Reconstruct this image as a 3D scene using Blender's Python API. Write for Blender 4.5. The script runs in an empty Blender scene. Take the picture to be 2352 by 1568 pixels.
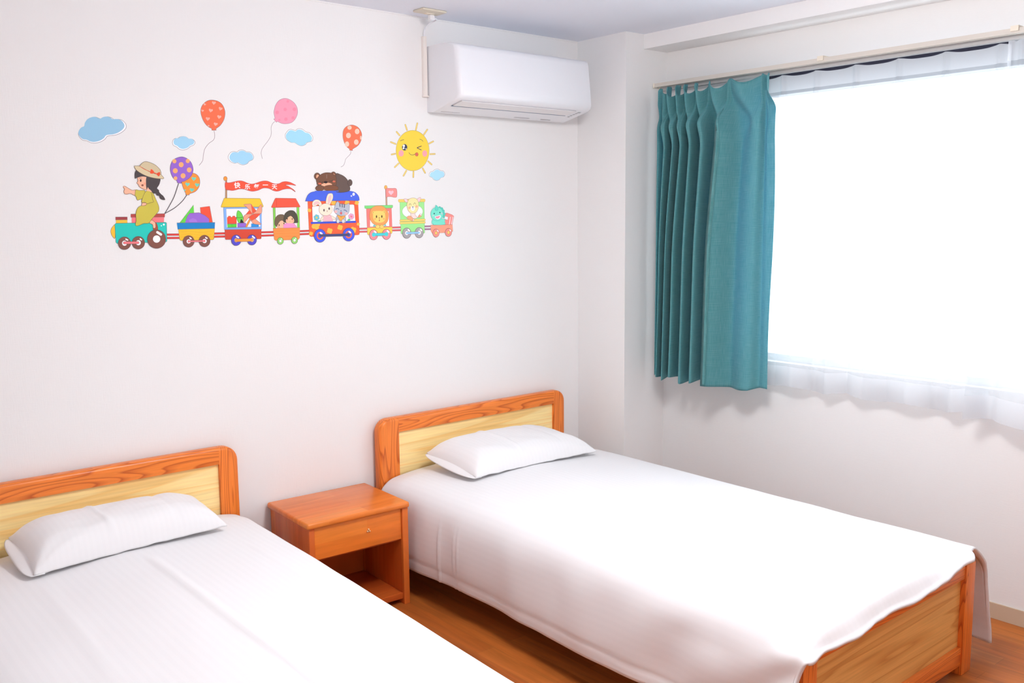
import bpy, bmesh, math, random
from mathutils import Vector, Matrix, noise
random.seed(7)
PI = math.pi
SC = bpy.context.scene
COL = SC.collection

# ------------------------------------------------------------------ camera
CAM = Vector((-2.1305, -3.3768, 1.5197))
YAW, PITCH, ROLL, FPX = 0.6992, -0.1299, -0.0105, 2137.4
_f = Vector((math.sin(YAW)*math.cos(PITCH), math.cos(YAW)*math.cos(PITCH), math.sin(PITCH)))
_r0 = Vector((math.cos(YAW), -math.sin(YAW), 0)); _u0 = _r0.cross(_f)
_r = _r0*math.cos(ROLL)+_u0*math.sin(ROLL); _u = -_r0*math.sin(ROLL)+_u0*math.cos(ROLL)
cd = bpy.data.cameras.new('camera'); cam = bpy.data.objects.new('camera', cd); COL.objects.link(cam)
cam.matrix_world = Matrix(((_r.x, _u.x, -_f.x, CAM.x), (_r.y, _u.y, -_f.y, CAM.y), (_r.z, _u.z, -_f.z, CAM.z), (0, 0, 0, 1)))
cd.sensor_width = 36.0; cd.lens = FPX*36.0/2352.0; cd.clip_start = 0.05
SC.camera = cam

def at(u, v, axis, value):
    """the point of the plane axis=value seen at photo position (u, v); used to measure positions off the photograph"""
    d = _f+_r*((u-1176)/FPX)-_u*((v-784)/FPX)
    return CAM+d*((value-CAM[axis])/d[axis])

# ------------------------------------------------------------------ materials
def lin(c):
    c /= 255.0
    return c/12.92 if c <= 0.04045 else ((c+0.055)/1.055)**2.4
def rgb(r, g, b, k=1.0): return (lin(r)*k, lin(g)*k, lin(b)*k, 1.0)
class NT:
    def __init__(s, name):
        s.m = bpy.data.materials.new(name); s.m.use_nodes = True; s.t = s.m.node_tree; s.t.nodes.clear()
        s.out = s.n('ShaderNodeOutputMaterial')
    def n(s, typ, **kw):
        nd = s.t.nodes.new(typ)
        for k, v in kw.items():
            if k[0] == '_': setattr(nd, k[1:], v)
            else: nd.inputs[k.replace('__', ' ')].default_value = v
        return nd
    def l(s, a, b): s.t.links.new(a, b)
    def bsdf(s, **kw):
        b = s.n('ShaderNodeBsdfPrincipled', **kw); s.l(b.outputs[0], s.out.inputs[0]); return b
_mats = {}
def plain(name, col, rough=0.6, spec=0.3, metal=0.0):
    if name in _mats: return _mats[name]
    t = NT(name); t.bsdf(Base__Color=col, Roughness=rough, Metallic=metal, **{'Specular__IOR__Level': spec})
    _mats[name] = t.m
    return t.m
def vinyl(c):
    k = 'vinyl_%02x%02x%02x' % tuple(int(x) for x in c)
    return plain(k, rgb(*c, 0.93), 0.55, 0.2)

def wallpaper(name, col, scale=260.0, strength=0.12):
    t = NT(name); b = t.bsdf(Base__Color=col, Roughness=0.85, **{'Specular__IOR__Level': 0.15})
    co = t.n('ShaderNodeTexCoord')
    hs = []
    for sc in ((1, 1, .12), (.12, .12, 1)):
        mp = t.n('ShaderNodeMapping'); mp.inputs['Scale'].default_value = sc
        t.l(co.outputs['Object'], mp.inputs[0])
        nz = t.n('ShaderNodeTexNoise', Scale=scale, Detail=2.0); t.l(mp.outputs[0], nz.inputs['Vector']); hs.append(nz)
    ad = t.n('ShaderNodeMath', _operation='ADD'); t.l(hs[0].outputs['Fac'], ad.inputs[0]); t.l(hs[1].outputs['Fac'], ad.inputs[1])
    bp = t.n('ShaderNodeBump', Strength=strength, Distance=0.002); t.l(ad.outputs[0], bp.inputs['Height']); t.l(bp.outputs[0], b.inputs['Normal'])
    return t.m

def wood(name, base, dark, axis=0, ring=9.0, amount=1.0, rough=0.32, scale=1.0, seed=0.0, spec=0.4):
    """figured softwood: noise stretched along the grain axis, folded into growth rings, plus fine fibres"""
    t = NT(name); b = t.bsdf(Roughness=rough, **{'Specular__IOR__Level': spec})
    co = t.n('ShaderNodeTexCoord'); mp = t.n('ShaderNodeMapping')
    sc = [13.0*scale]*3; sc[axis] = 0.8*scale
    mp.inputs['Scale'].default_value = sc; mp.inputs['Location'].default_value = (seed, seed*.7, seed*1.3)
    t.l(co.outputs['Object'], mp.inputs[0])
    nz = t.n('ShaderNodeTexNoise', Scale=1.0, Detail=1.5, Roughness=0.4, Distortion=0.3); t.l(mp.outputs[0], nz.inputs['Vector'])
    mu = t.n('ShaderNodeMath', _operation='MULTIPLY'); mu.inputs[1].default_value = ring*4; t.l(nz.outputs['Fac'], mu.inputs[0])
    pp = t.n('ShaderNodeMath', _operation='FRACT'); t.l(mu.outputs[0], pp.inputs[0])
    cr = t.n('ShaderNodeValToRGB'); e = cr.color_ramp.elements
    mid = tuple(base[i]*(1-.5*amount)+dark[i]*.5*amount for i in range(3))+(1,)
    end = tuple(base[i]*(1-amount)+dark[i]*amount for i in range(3))+(1,)
    e[0].position = 0.0; e[0].color = base; e[1].position = 1.0; e[1].color = base
    x = e.new(.45); x.color = base; x = e.new(.75); x.color = mid; x = e.new(.9); x.color = end
    t.l(pp.outputs[0], cr.inputs[0])
    m2 = t.n('ShaderNodeMapping'); s2 = [160.0]*3; s2[axis] = 5.0; m2.inputs['Scale'].default_value = s2; t.l(co.outputs['Object'], m2.inputs[0])
    n2 = t.n('ShaderNodeTexNoise', Scale=1.0, Detail=3.0); t.l(m2.outputs[0], n2.inputs['Vector'])
    mr = t.n('ShaderNodeMapRange', From__Min=.3, From__Max=.7, To__Min=.9, To__Max=1.06); t.l(n2.outputs['Fac'], mr.inputs[0])
    mx = t.n('ShaderNodeMix', _data_type='RGBA', _blend_type='MULTIPLY'); mx.inputs[0].default_value = 1.0
    t.l(cr.outputs[0], mx.inputs[6]); t.l(mr.outputs[0], mx.inputs[7]); t.l(mx.outputs[2], b.inputs['Base Color'])
    return t.m

def planks(name, c1, c2, order, width, length, rough, gap=0.0015, grain=1.0, spec=0.35):
    """boards laid side by side; order maps object axes to (along, across)"""
    t = NT(name); b = t.bsdf(Roughness=rough, **{'Specular__IOR__Level': spec})
    co = t.n('ShaderNodeTexCoord'); sp = t.n('ShaderNodeSeparateXYZ'); t.l(co.outputs['Object'], sp.inputs[0])
    cb = t.n('ShaderNodeCombineXYZ'); t.l(sp.outputs[order[0]], cb.inputs[0]); t.l(sp.outputs[order[1]], cb.inputs[1])
    br = t.n('ShaderNodeTexBrick', Scale=1.0, Brick__Width=length, Row__Height=width, Mortar__Size=gap, Bias=0.0)
    br.offset = 0.37; br.offset_frequency = 2
    br.inputs['Color1'].default_value = c1; br.inputs['Color2'].default_value = c2
    br.inputs['Mortar'].default_value = tuple(c1[i]*.72 for i in range(3))+(1,)
    t.l(cb.outputs[0], br.inputs['Vector'])
    mp = t.n('ShaderNodeMapping'); mp.inputs['Scale'].default_value = (2.2, 26, 1); t.l(cb.outputs[0], mp.inputs[0])
    nz = t.n('ShaderNodeTexNoise', Scale=1.0, Detail=4.0, Roughness=.6, Distortion=.6); t.l(mp.outputs[0], nz.inputs['Vector'])
    mr = t.n('ShaderNodeMapRange', From__Min=.3, From__Max=.72, To__Min=1+.14*grain, To__Max=1-.34*grain); t.l(nz.outputs['Fac'], mr.inputs[0])
    mx = t.n('ShaderNodeMix', _data_type='RGBA', _blend_type='MULTIPLY'); mx.inputs[0].default_value = 1.0
    t.l(br.outputs['Color'], mx.inputs[6]); t.l(mr.outputs[0], mx.inputs[7]); t.l(mx.outputs[2], b.inputs['Base Color'])
    return t.m

def cloth(name, col, stripe=0.0, period=0.024, rough=0.75, trans=0.0, tcol=None):
    t = NT(name); b = t.n('ShaderNodeBsdfPrincipled', Roughness=rough, **{'Specular__IOR__Level': 0.2, 'Sheen__Weight': 0.15})
    b.inputs['Base Color'].default_value = col
    uv = t.n('ShaderNodeTexCoord')
    if stripe:
        sp = t.n('ShaderNodeSeparateXYZ'); t.l(uv.outputs['UV'], sp.inputs[0])
        mu = t.n('ShaderNodeMath', _operation='MULTIPLY'); mu.inputs[1].default_value = 2*PI/period; t.l(sp.outputs[0], mu.inputs[0])
        sn = t.n('ShaderNodeMath', _operation='SINE'); t.l(mu.outputs[0], sn.inputs[0])
        mr = t.n('ShaderNodeMapRange', From__Min=-.25, From__Max=.25); t.l(sn.outputs[0], mr.inputs[0])
        mx = t.n('ShaderNodeMix', _data_type='RGBA'); t.l(mr.outputs[0], mx.inputs[0])
        mx.inputs[6].default_value = col; mx.inputs[7].default_value = tuple(c*(1-stripe) for c in col[:3])+(1,)
        t.l(mx.outputs[2], b.inputs['Base Color'])
        m2 = t.n('ShaderNodeMapRange', To__Min=rough-.12, To__Max=rough+.1); t.l(mr.outputs[0], m2.inputs[0]); t.l(m2.outputs[0], b.inputs['Roughness'])
    nz = t.n('ShaderNodeTexNoise', Scale=900.0, Detail=1.0); t.l(uv.outputs['Object'], nz.inputs['Vector'])
    bp = t.n('ShaderNodeBump', Strength=0.08, Distance=0.001); t.l(nz.outputs['Fac'], bp.inputs['Height']); t.l(bp.outputs[0], b.inputs['Normal'])
    sh = b.outputs[0]
    if trans:
        tr = t.n('ShaderNodeBsdfTranslucent'); tr.inputs[0].default_value = tcol or col
        ms = t.n('ShaderNodeMixShader'); ms.inputs[0].default_value = trans; t.l(sh, ms.inputs[1]); t.l(tr.outputs[0], ms.inputs[2]); sh = ms.outputs[0]
    t.l(sh, t.out.inputs[0])
    return t.m

def linen(name, c1, c2, trans, tcol):
    """slubby woven curtain cloth"""
    t = NT(name); b = t.n('ShaderNodeBsdfPrincipled', Roughness=.8, **{'Specular__IOR__Level': 0.15, 'Sheen__Weight': 0.1})
    co = t.n('ShaderNodeTexCoord'); mp = t.n('ShaderNodeMapping'); mp.inputs['Scale'].default_value = (14, 420, 1); t.l(co.outputs['UV'], mp.inputs[0])
    nz = t.n('ShaderNodeTexNoise', Scale=1.0, Detail=3.0); t.l(mp.outputs[0], nz.inputs['Vector'])
    m2 = t.n('ShaderNodeMapping'); m2.inputs['Scale'].default_value = (500, 20, 1); t.l(co.outputs['UV'], m2.inputs[0])
    n2 = t.n('ShaderNodeTexNoise', Scale=1.0, Detail=2.0); t.l(m2.outputs[0], n2.inputs['Vector'])
    ad = t.n('ShaderNodeMath', _operation='ADD'); t.l(nz.outputs['Fac'], ad.inputs[0]); t.l(n2.outputs['Fac'], ad.inputs[1])
    mr = t.n('ShaderNodeMapRange', From__Min=.7, From__Max=1.3); t.l(ad.outputs[0], mr.inputs[0])
    mx = t.n('ShaderNodeMix', _data_type='RGBA'); t.l(mr.outputs[0], mx.inputs[0]); mx.inputs[6].default_value = c1; mx.inputs[7].default_value = c2
    t.l(mx.outputs[2], b.inputs['Base Color'])
    tr = t.n('ShaderNodeBsdfTranslucent'); tr.inputs[0].default_value = tcol
    ms = t.n('ShaderNodeMixShader'); ms.inputs[0].default_value = trans; t.l(b.outputs[0], ms.inputs[1]); t.l(tr.outputs[0], ms.inputs[2]); t.l(ms.outputs[0], t.out.inputs[0])
    return t.m

def voile(name, clear, col=(.86, .88, .92, 1)):
    t = NT(name)
    d = t.n('ShaderNodeBsdfDiffuse'); d.inputs[0].default_value = col
    tr = t.n('ShaderNodeBsdfTranslucent'); tr.inputs[0].default_value = col
    m1 = t.n('ShaderNodeMixShader'); m1.inputs[0].default_value = .5; t.l(d.outputs[0], m1.inputs[1]); t.l(tr.outputs[0], m1.inputs[2])
    tp = t.n('ShaderNodeBsdfTransparent')
    m2 = t.n('ShaderNodeMixShader'); m2.inputs[0].default_value = clear; t.l(m1.outputs[0], m2.inputs[1]); t.l(tp.outputs[0], m2.inputs[2])
    t.l(m2.outputs[0], t.out.inputs[0])
    return t.m

def glass_pane(name):
    t = NT(name); tp = t.n('ShaderNodeBsdfTransparent'); tp.inputs[0].default_value = (.95, .97, .97, 1)
    g = t.n('ShaderNodeBsdfGlossy', Roughness=.02); ms = t.n('ShaderNodeMixShader'); ms.inputs[0].default_value = .06
    t.l(tp.outputs[0], ms.inputs[1]); t.l(g.outputs[0], ms.inputs[2]); t.l(ms.outputs[0], t.out.inputs[0])
    return t.m

def lamp_mat(name, col, power):
    t = NT(name); e = t.n('ShaderNodeEmission', Strength=power); e.inputs[0].default_value = col; t.l(e.outputs[0], t.out.inputs[0])
    return t.m

M = {}
M['wall'] = wallpaper('white_wallpaper', (.815, .815, .81, 1))
M['ceil'] = wallpaper('white_ceiling_paper', (.78, .815, .89, 1), 150, .06)
M['floor'] = planks('wood_floor', rgb(196, 116, 52), rgb(172, 92, 38), (1, 0), .075, .9, .38)
M['base'] = plain('beige_vinyl_skirting', rgb(196, 176, 152), .5)
ORANGE, ODARK = rgb(236, 130, 50), rgb(186, 82, 24)
M['pine_x'] = wood('orange_pine_along_width', ORANGE, ODARK, 0, 7.0, .9, seed=2.1)
M['pine_y'] = wood('orange_pine_along_length', ORANGE, ODARK, 1, 6.0, .9, seed=4.0)
M['pine_z'] = wood('orange_pine_upright', ORANGE, ODARK, 2, 5.0, .9, seed=1.0)
M['panel'] = wood('pale_panel_wood', rgb(255, 228, 160), rgb(244, 196, 116), 0, 2.2, .7, .4, .8, 3.0)
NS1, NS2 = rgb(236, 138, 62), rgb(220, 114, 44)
M['panel_foot'] = wood('shaded_foot_panel_wood', rgb(230, 178, 102), rgb(200, 136, 66), 0, 2.6, .8, .45, .8, 9.0)  # headboard panel wood, darkened: the shade at the foot end is in the colour
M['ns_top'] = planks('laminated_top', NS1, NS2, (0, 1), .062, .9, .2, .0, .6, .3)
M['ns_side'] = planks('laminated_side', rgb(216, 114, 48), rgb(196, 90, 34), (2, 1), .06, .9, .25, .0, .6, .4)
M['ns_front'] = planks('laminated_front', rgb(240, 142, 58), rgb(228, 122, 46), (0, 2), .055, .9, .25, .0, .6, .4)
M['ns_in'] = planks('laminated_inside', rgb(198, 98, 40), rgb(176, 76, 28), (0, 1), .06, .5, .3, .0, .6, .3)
M['sheet'] = cloth('white_satin_stripe_cotton', (.80, .795, .805, 1), .008, .024)
M['slip'] = cloth('white_pillowcase_cotton', (.80, .795, .80, 1), .008, .02)
M['teal'] = linen('teal_linen', rgb(122, 180, 180), rgb(80, 148, 148), .32, rgb(95, 190, 225))
M['voile'] = voile('white_voile', .50, (.62, .64, .67, 1))
M['hem'] = voile('white_voile_doubled', .30, (.66, .67, .70, 1))
M['ac'] = plain('white_plastic', (.80, .815, .85, 1), .28, .45)
M['ac_dark'] = plain('dark_vent_slot', (.10, .16, .25, 1), .5)
M['ac_mark'] = plain('grey_print', (.42, .42, .45, 1), .5)
M['ac_flap'] = plain('flap_plastic', (.80, .79, .80, 1), .3, .45)
M['seam'] = plain('grey_seam', (.55, .54, .57, 1), .6)
M['cream'] = plain('cream_plastic', rgb(228, 220, 204), .45)
M['duct'] = plain('white_duct_plastic', rgb(236, 230, 224), .45)
M['plate'] = plain('beige_outlet_plastic', rgb(212, 204, 186), .45)
M['alu'] = plain('cream_aluminium', rgb(206, 200, 190), .35, .5)
M['alu2'] = plain('grey_aluminium', rgb(178, 178, 178), .35, .5)
M['bronze'] = plain('dark_bronze_frame', (.035, .035, .06, 1), .4)
M['sash'] = plain('white_sash', (.80, .81, .82, 1), .4)
M['glass'] = glass_pane('window_glass')
M['knob'] = plain('pale_knob', rgb(236, 190, 140), .25, .6)
M['lampw'] = plain('lamp_housing', (.8, .8, .8, 1), .4)

# ------------------------------------------------------------------ object helpers
def tag(o, label=None, cat=None, group=None, kind=None):
    if label: o['label'] = label
    if cat: o['category'] = cat
    if group: o['group'] = group
    if kind: o['kind'] = kind
    return o
def thing(name, label, cat, loc=(0, 0, 0), group=None, kind=None):
    o = bpy.data.objects.new(name, None); COL.objects.link(o); o.location = loc; o.empty_display_size = .1
    return tag(o, label, cat, group, kind)
def wloc(o):
    v = Vector((0, 0, 0))
    while o: v += o.location; o = o.parent
    return v
def put(name, me, mats, parent=None):
    o = bpy.data.objects.new(name, me); COL.objects.link(o)
    for m in (mats if isinstance(mats, (list, tuple)) else [mats]): me.materials.append(m)
    if parent: o.parent = parent; o.location = -wloc(parent)
    return o
def obj(name, bm, mats, parent=None, smooth=False):
    me = bpy.data.meshes.new(name); bmesh.ops.recalc_face_normals(bm, faces=bm.faces); bm.to_mesh(me); bm.free()
    if smooth:
        for p in me.polygons: p.use_smooth = True
    return put(name, me, mats, parent)
def struct(name, bm, mats, **k):
    o = obj(name, bm, mats, **k); o['kind'] = 'structure'; return o
def soft(o, angle=35):
    for p in o.data.polygons: p.use_smooth = True
    o.data.set_sharp_from_angle(angle=math.radians(angle)); return o
def box(bm, a, b, bev=0.0, seg=2):
    vs = [bm.verts.new((x, y, z)) for x in (a[0], b[0]) for y in (a[1], b[1]) for z in (a[2], b[2])]
    fs = [(0, 1, 3, 2), (4, 6, 7, 5), (0, 4, 5, 1), (2, 3, 7, 6), (0, 2, 6, 4), (1, 5, 7, 3)]
    fa = [bm.faces.new([vs[i] for i in f]) for f in fs]
    if bev:
        es = list({e for f in fa for e in f.edges})
        bmesh.ops.bevel(bm, geom=es, offset=bev, segments=seg, profile=.5, affect='EDGES')
    return vs
def bxo(name, a, b, mat, parent=None, bev=0.0, seg=2):
    bm = bmesh.new(); box(bm, a, b, bev, seg); o = obj(name, bm, mat, parent)
    return soft(o) if bev else o
def prism(bm, poly, axis, lo, hi):
    """extrude a closed 2-D outline along axis"""
    def P(p, h):
        q = list(p); q.insert(axis, h); return q
    A = [bm.verts.new(P(p, lo)) for p in poly]; B = [bm.verts.new(P(p, hi)) for p in poly]
    n = len(poly); bm.faces.new(A); bm.faces.new(B[::-1])
    for i in range(n): bm.faces.new((A[i], B[i], B[(i+1) % n], A[(i+1) % n]))
def tube(bm, pts, r, seg=8):
    rings = []
    for i, p in enumerate(pts):
        p = Vector(p); d = (Vector(pts[min(i+1, len(pts)-1)])-Vector(pts[max(i-1, 0)])).normalized()
        a = d.cross(Vector((0, 0, 1)) if abs(d.z) < .9 else Vector((1, 0, 0))).normalized(); b = d.cross(a)
        rings.append([bm.verts.new(p+(a*math.cos(2*PI*k/seg)+b*math.sin(2*PI*k/seg))*r) for k in range(seg)])
    for A, B in zip(rings, rings[1:]):
        for k in range(seg): bm.faces.new((A[k], A[(k+1) % seg], B[(k+1) % seg], B[k]))
    bm.faces.new(rings[0][::-1]); bm.faces.new(rings[-1])
def spline(pts, n=8, closed=False):
    P = [Vector(p) for p in pts]; N = len(P); out = []
    rng = range(N if closed else N-1)
    for i in rng:
        if closed: a, b, c, d = P[i-1], P[i], P[(i+1) % N], P[(i+2) % N]
        else: b, c = P[i], P[i+1]; a = P[i-1] if i else b*2-c; d = P[i+2] if i+2 < N else c*2-b
        for k in range(n):
            t = k/n
            out.append(.5*((2*b)+(c-a)*t+(2*a-5*b+4*c-d)*t*t+(3*b-a-3*c+d)*t**3))
    if not closed: out.append(P[-1])
    return out
def grid(name, nu, nv, fn, mats, parent=None, matfn=None, thick=0.0):
    """a sheet of nu x nv quads; fn(i/nu, j/nv) gives (point, uv)"""
    bm = bmesh.new(); uvl = bm.loops.layers.uv.new('UVMap'); V = []; U = {}
    for j in range(nv+1):
        row = []
        for i in range(nu+1):
            p, uv = fn(i/nu, j/nv); v = bm.verts.new(p); U[v] = uv; row.append(v)
        V.append(row)
    for j in range(nv):
        for i in range(nu):
            f = bm.faces.new((V[j][i], V[j][i+1], V[j+1][i+1], V[j+1][i])); f.smooth = True
            for lp in f.loops: lp[uvl].uv = U[lp.vert]
            if matfn: f.material_index = matfn((i+.5)/nu, (j+.5)/nv)
    me = bpy.data.meshes.new(name); bm.to_mesh(me); bm.free()
    o = put(name, me, mats, parent)
    if thick:
        s = o.modifiers.new('thick', 'SOLIDIFY'); s.thickness = thick; s.offset = 0.0
    return o
def copy_tree(o, parent=None):
    c = o.copy(); COL.objects.link(c)
    if parent: c.parent = parent
    for ch in [x for x in bpy.data.objects if x.parent == o]: copy_tree(ch, c)
    return c
def lerp(a, b, t): return a+(b-a)*t
def sst(a, b, x):
    t = max(0.0, min(1.0, (x-a)/(b-a))); return t*t*(3-2*t)
def interp(xs, ys, x):
    if x <= xs[0]: return ys[0]
    for i in range(len(xs)-1):
        if x <= xs[i+1]: return lerp(ys[i], ys[i+1], (x-xs[i])/(xs[i+1]-xs[i]))
    return ys[-1]
def nz(x, y, z=0.0): return noise.noise(Vector((x, y, z)))

# ------------------------------------------------------------------ the room
HC, XW, XL0, YF = 2.3777, 1.435, -2.95, -3.95
XP, PD, XB, ZB = 1.1468, -.3221, 1.2694, 2.3111
WY0, WY1, WZ0, WZ1 = -.85, -2.85, .875, 2.15
def slab(name, a, b, mat): bm = bmesh.new(); box(bm, a, b); return struct(name, bm, mat)
slab('floor', (XL0-.2, YF-.2, -.1), (XW+.16, .2, 0), M['floor'])
slab('ceiling', (XL0-.2, YF-.2, HC), (XW+.16, .2, HC+.1), M['ceil'])
slab('wall_back', (XL0-.2, 0, 0), (XW+.16, .2, HC), M['wall'])
slab('wall_left', (XL0-.2, YF, 0), (XL0, 0, HC), M['wall'])
slab('wall_front', (XL0-.2, YF-.2, 0), (XW+.16, YF, HC), M['wall'])
bm = bmesh.new()
box(bm, (XW, WY0, 0), (XW+.16, 0, HC)); box(bm, (XW, YF, 0), (XW+.16, WY1, HC))
box(bm, (XW, WY1, 0), (XW+.16, WY0, WZ0)); box(bm, (XW, WY1, WZ1), (XW+.16, WY0, HC))
struct('wall_right', bm, M['wall'])
slab('wall_pillar', (XP, PD, 0), (XW, 0, HC), M['wall'])
slab('ceiling_beam', (XB, YF, ZB), (XW, PD, HC), M['wall'])
slab('baseboard_right', (XW-.007, YF, 0), (XW, PD, .0605), M['base'])
slab('baseboard_back', (XL0, -.007, 0), (XP, 0, .0605), M['base'])
slab('trim_1', (XL0, -.004, HC-.005), (XP, 0, HC), M['wall'])
# window behind the sheers: dark head rail, sill, sashes with panes
w = thing('window_1', None, None, (XW+.06, (WY0+WY1)/2, WZ0), kind='structure')
bm = bmesh.new(); fx0, fx1 = XW+.05, XW+.12
box(bm, (fx0, WY1, 2.052), (fx1, WY0, WZ1)); obj('window_head', bm, M['bronze'], w)
bm = bmesh.new(); box(bm, (fx0, WY1, WZ0), (fx1, WY0, WZ0+.03)); box(bm, (fx0, WY1, WZ0+.03), (fx1, WY1+.03, 2.052)); box(bm, (fx0+.03, WY0-.012, WZ0+.03), (fx1, WY0, 2.052)); obj('window_frame', bm, M['sash'], w)
bm = bmesh.new(); box(bm, (fx0+.045, WY1+.03, WZ0+.03), (fx0+.05, WY0-.03, 2.052)); obj('window_pane', bm, M['glass'], w)

# ------------------------------------------------------------------ curtain rail
rail = thing('curtain_rail', 'double cream metal curtain rail fixed above the window', 'curtain rail', (XW, -1.5, 2.14))
for nm, x0, x1, m in (('sheer_track', XW-.062, XW-.04, 'alu2'), ('drape_track', XW-.104, XW-.08, 'alu')):
    y0, y1 = -.335, -2.95
    bm = bmesh.new(); xm = (x0+x1)/2
    z0, z1 = (2.124, 2.144) if nm == 'sheer_track' else (2.138, 2.156)
    out = [(x0, z1), (x1, z1), (x1, z0), (xm+.004, z0), (xm+.004, z0+.004), (x1-.003, z0+.004), (x1-.003, z1-.003), (x0+.003, z1-.003), (x0+.003, z0+.004), (xm-.004, z0+.004), (xm-.004, z0), (x0, z0)]
    prism(bm, out, 1, y1, y0); obj(nm, bm, M[m], rail)
    bxo('end_cap', (x0-.002, y0, z0-.002), (x1+.002, y0+.008, z1+.002), M['cream'], rail, .002)
for by in (-1.22, -1.965, -2.7):
    bm = bmesh.new(); box(bm, (XW-.106, by-.013, 2.157), (XW, by+.013, 2.163)); box(bm, (XW-.004, by-.013, 2.157), (XW, by+.013, 2.168)); box(bm, (XW-.111, by-.013, 2.145), (XW-.105, by+.013, 2.163))
    box(bm, (XW-.06, by-.01, 2.143), (XW-.05, by+.01, 2.158))
    obj('bracket', bm, M['cream'], rail)

# ------------------------------------------------------------------ teal curtain
def curtain_teal():
    xp = XW-.092; ztop, zbot = 2.126, .765
    top_px = [(1524, 200), (1551, 194), (1573, 191), (1589, 189), (1612, 186), (1640, 181), (1684, 174), (1762, 163), (1775, 163)]
    bot_px = [(1509, 858), (1519, 860), (1532, 862), (1547, 864), (1573, 866), (1599, 868), (1634, 876), (1725, 884), (1764, 884)]
    yt = [at(u, v, 0, xp)[1] for u, v in top_px]; yb = [at(u, v, 0, xp-.03)[1] for u, v in bot_px]
    n = len(yt)-1
    amp_b = [.022, .050, .052, .046, .056, .066, .062, .022, .004]
    amp_t = [.006, .075, .075, .070, .066, .060, .056, .022, .0]
    def fn(a, b):
        ph = a*n; i = min(int(ph), n-1); t = ph-i
        z = lerp(ztop, zbot, b); d = ztop-z
        low = sst(.03, .30, d)
        yy = lerp(lerp(yt[i], yt[i+1], t), lerp(yb[i], yb[i+1], t), sst(0, .6, b)*.6+.4*b)
        At = lerp(amp_t[i], amp_t[i+1], t); Ab = lerp(amp_b[i], amp_b[i+1], t)
        c = math.cos(2*PI*t)
        # near the heading the cloth bows out between the pleats and narrows to a V; below each pleat a fold stands out and widens
        wl = lerp(.34, .12, sst(.02, .22, d)); t0 = lerp(.34, .84, sst(0, .22, d))
        lobe = At*1.15*math.exp(-((t-t0)/wl)**2)*sst(0, .08, t)*sst(0, .08, 1-t)*(1-sst(.11, .29, d))
        crest = Ab*1.9*(.5+.5*c)**lerp(5.0, .8, sst(.08, .28, d))*sst(.08, .20, d)
        out = lobe+crest
        near = min(t, 1-t)*(abs(yt[i+1]-yt[i]))
        pinch = math.exp(-(near/.007)**2)*.034*sst(0, .02, d+.012)*(1-sst(.07, .15, d))
        x = xp-.004-out-pinch-.018*low-.01*b
        # crests lean towards the camera side so each fold overlaps the next
        yy -= .50*crest*low*(1-.5*(i > 5))+.10*lobe
        zz = z-.034*(1-c)*.5*(1-sst(0, .14, d))*(At/.05) if d < .15 else z
        zz += .010*math.sin(a*21)*sst(.9, 1.0, b)
        if a > .985 and d > .05: yy -= .03*sst(.05, .16, d)*(1-sst(.3, 1.2, d))
        x += .003*nz(a*9, z*2.2, 3)
        return (x, yy, zz), (a*1.9, z)
    c = grid('teal_curtain', 320, 110, fn, M['teal'], None, None, .0018)
    return c
tc = tag(curtain_teal(), 'teal pinch-pleated curtain drawn to the left end of the window', 'curtain')

# ------------------------------------------------------------------ sheer curtains
def sheer(name, y_top, y_bot, hooks, waves, phase, zb, flare=0.0, label='', x_off=0.0):
    xp = XW-.05+x_off; ztop = 2.117
    def fn(a, b):
        z = lerp(ztop, zb, b); d = ztop-z
        y = lerp(lerp(y_top[0], y_top[1], a), lerp(y_bot[0], y_bot[1], a), sst(.25, 1, b))
        low = sst(.05, .35, d)
        w1 = math.cos(2*PI*(a*waves+phase)+.9*math.sin(a*13+phase)); A = (.010+.016*b)*(.8+.4*nz(a*5, 1.7, phase))
        out = A*w1*low
        near = min(abs(y-h) for h in hooks)
        out += .012*math.exp(-(near/.010)**2)*(1-sst(.10, .22, d))
        y += .006*math.sin(2*PI*(a*waves+phase)*2)*b
        zz = z-.008*(1-math.exp(-(near/.035)**2))*(1-sst(0, .05, d))+.007*math.sin(a*waves*4.3+phase)*sst(.85, 1, b)
        return (xp-out-.012*b-flare*b*b*(1-a), y, zz), (a*2, z)
    o = grid(name, 240, 60, fn, [M['voile'], M['hem']], None, lambda a, b: 1 if (b < .052 or b > .935) else 0)
    return tag(o, label, 'sheer curtain')
hk1 = [at(u, v, 0, XW-.05)[1] for u, v in ((1800, 178), (1877, 166), (1968, 152), (2067, 138), (2175, 120), (2300, 102))]
sheer('sheer_curtain', (-.80, -1.935), (-.80, -1.93), hk1, 6.5, .3, .782, label='white sheer curtain between the teal curtain and the second sheer')
hk2 = [-1.945, -1.985, -2.13, -2.30, -2.47, -2.64]
sheer('sheer_curtain', (-1.942, -2.80), (-1.872, -2.80), hk2, 4.5, .05, .772, .012, 'white sheer curtain cut off by the right photo edge, hem flared', -.034)

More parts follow.
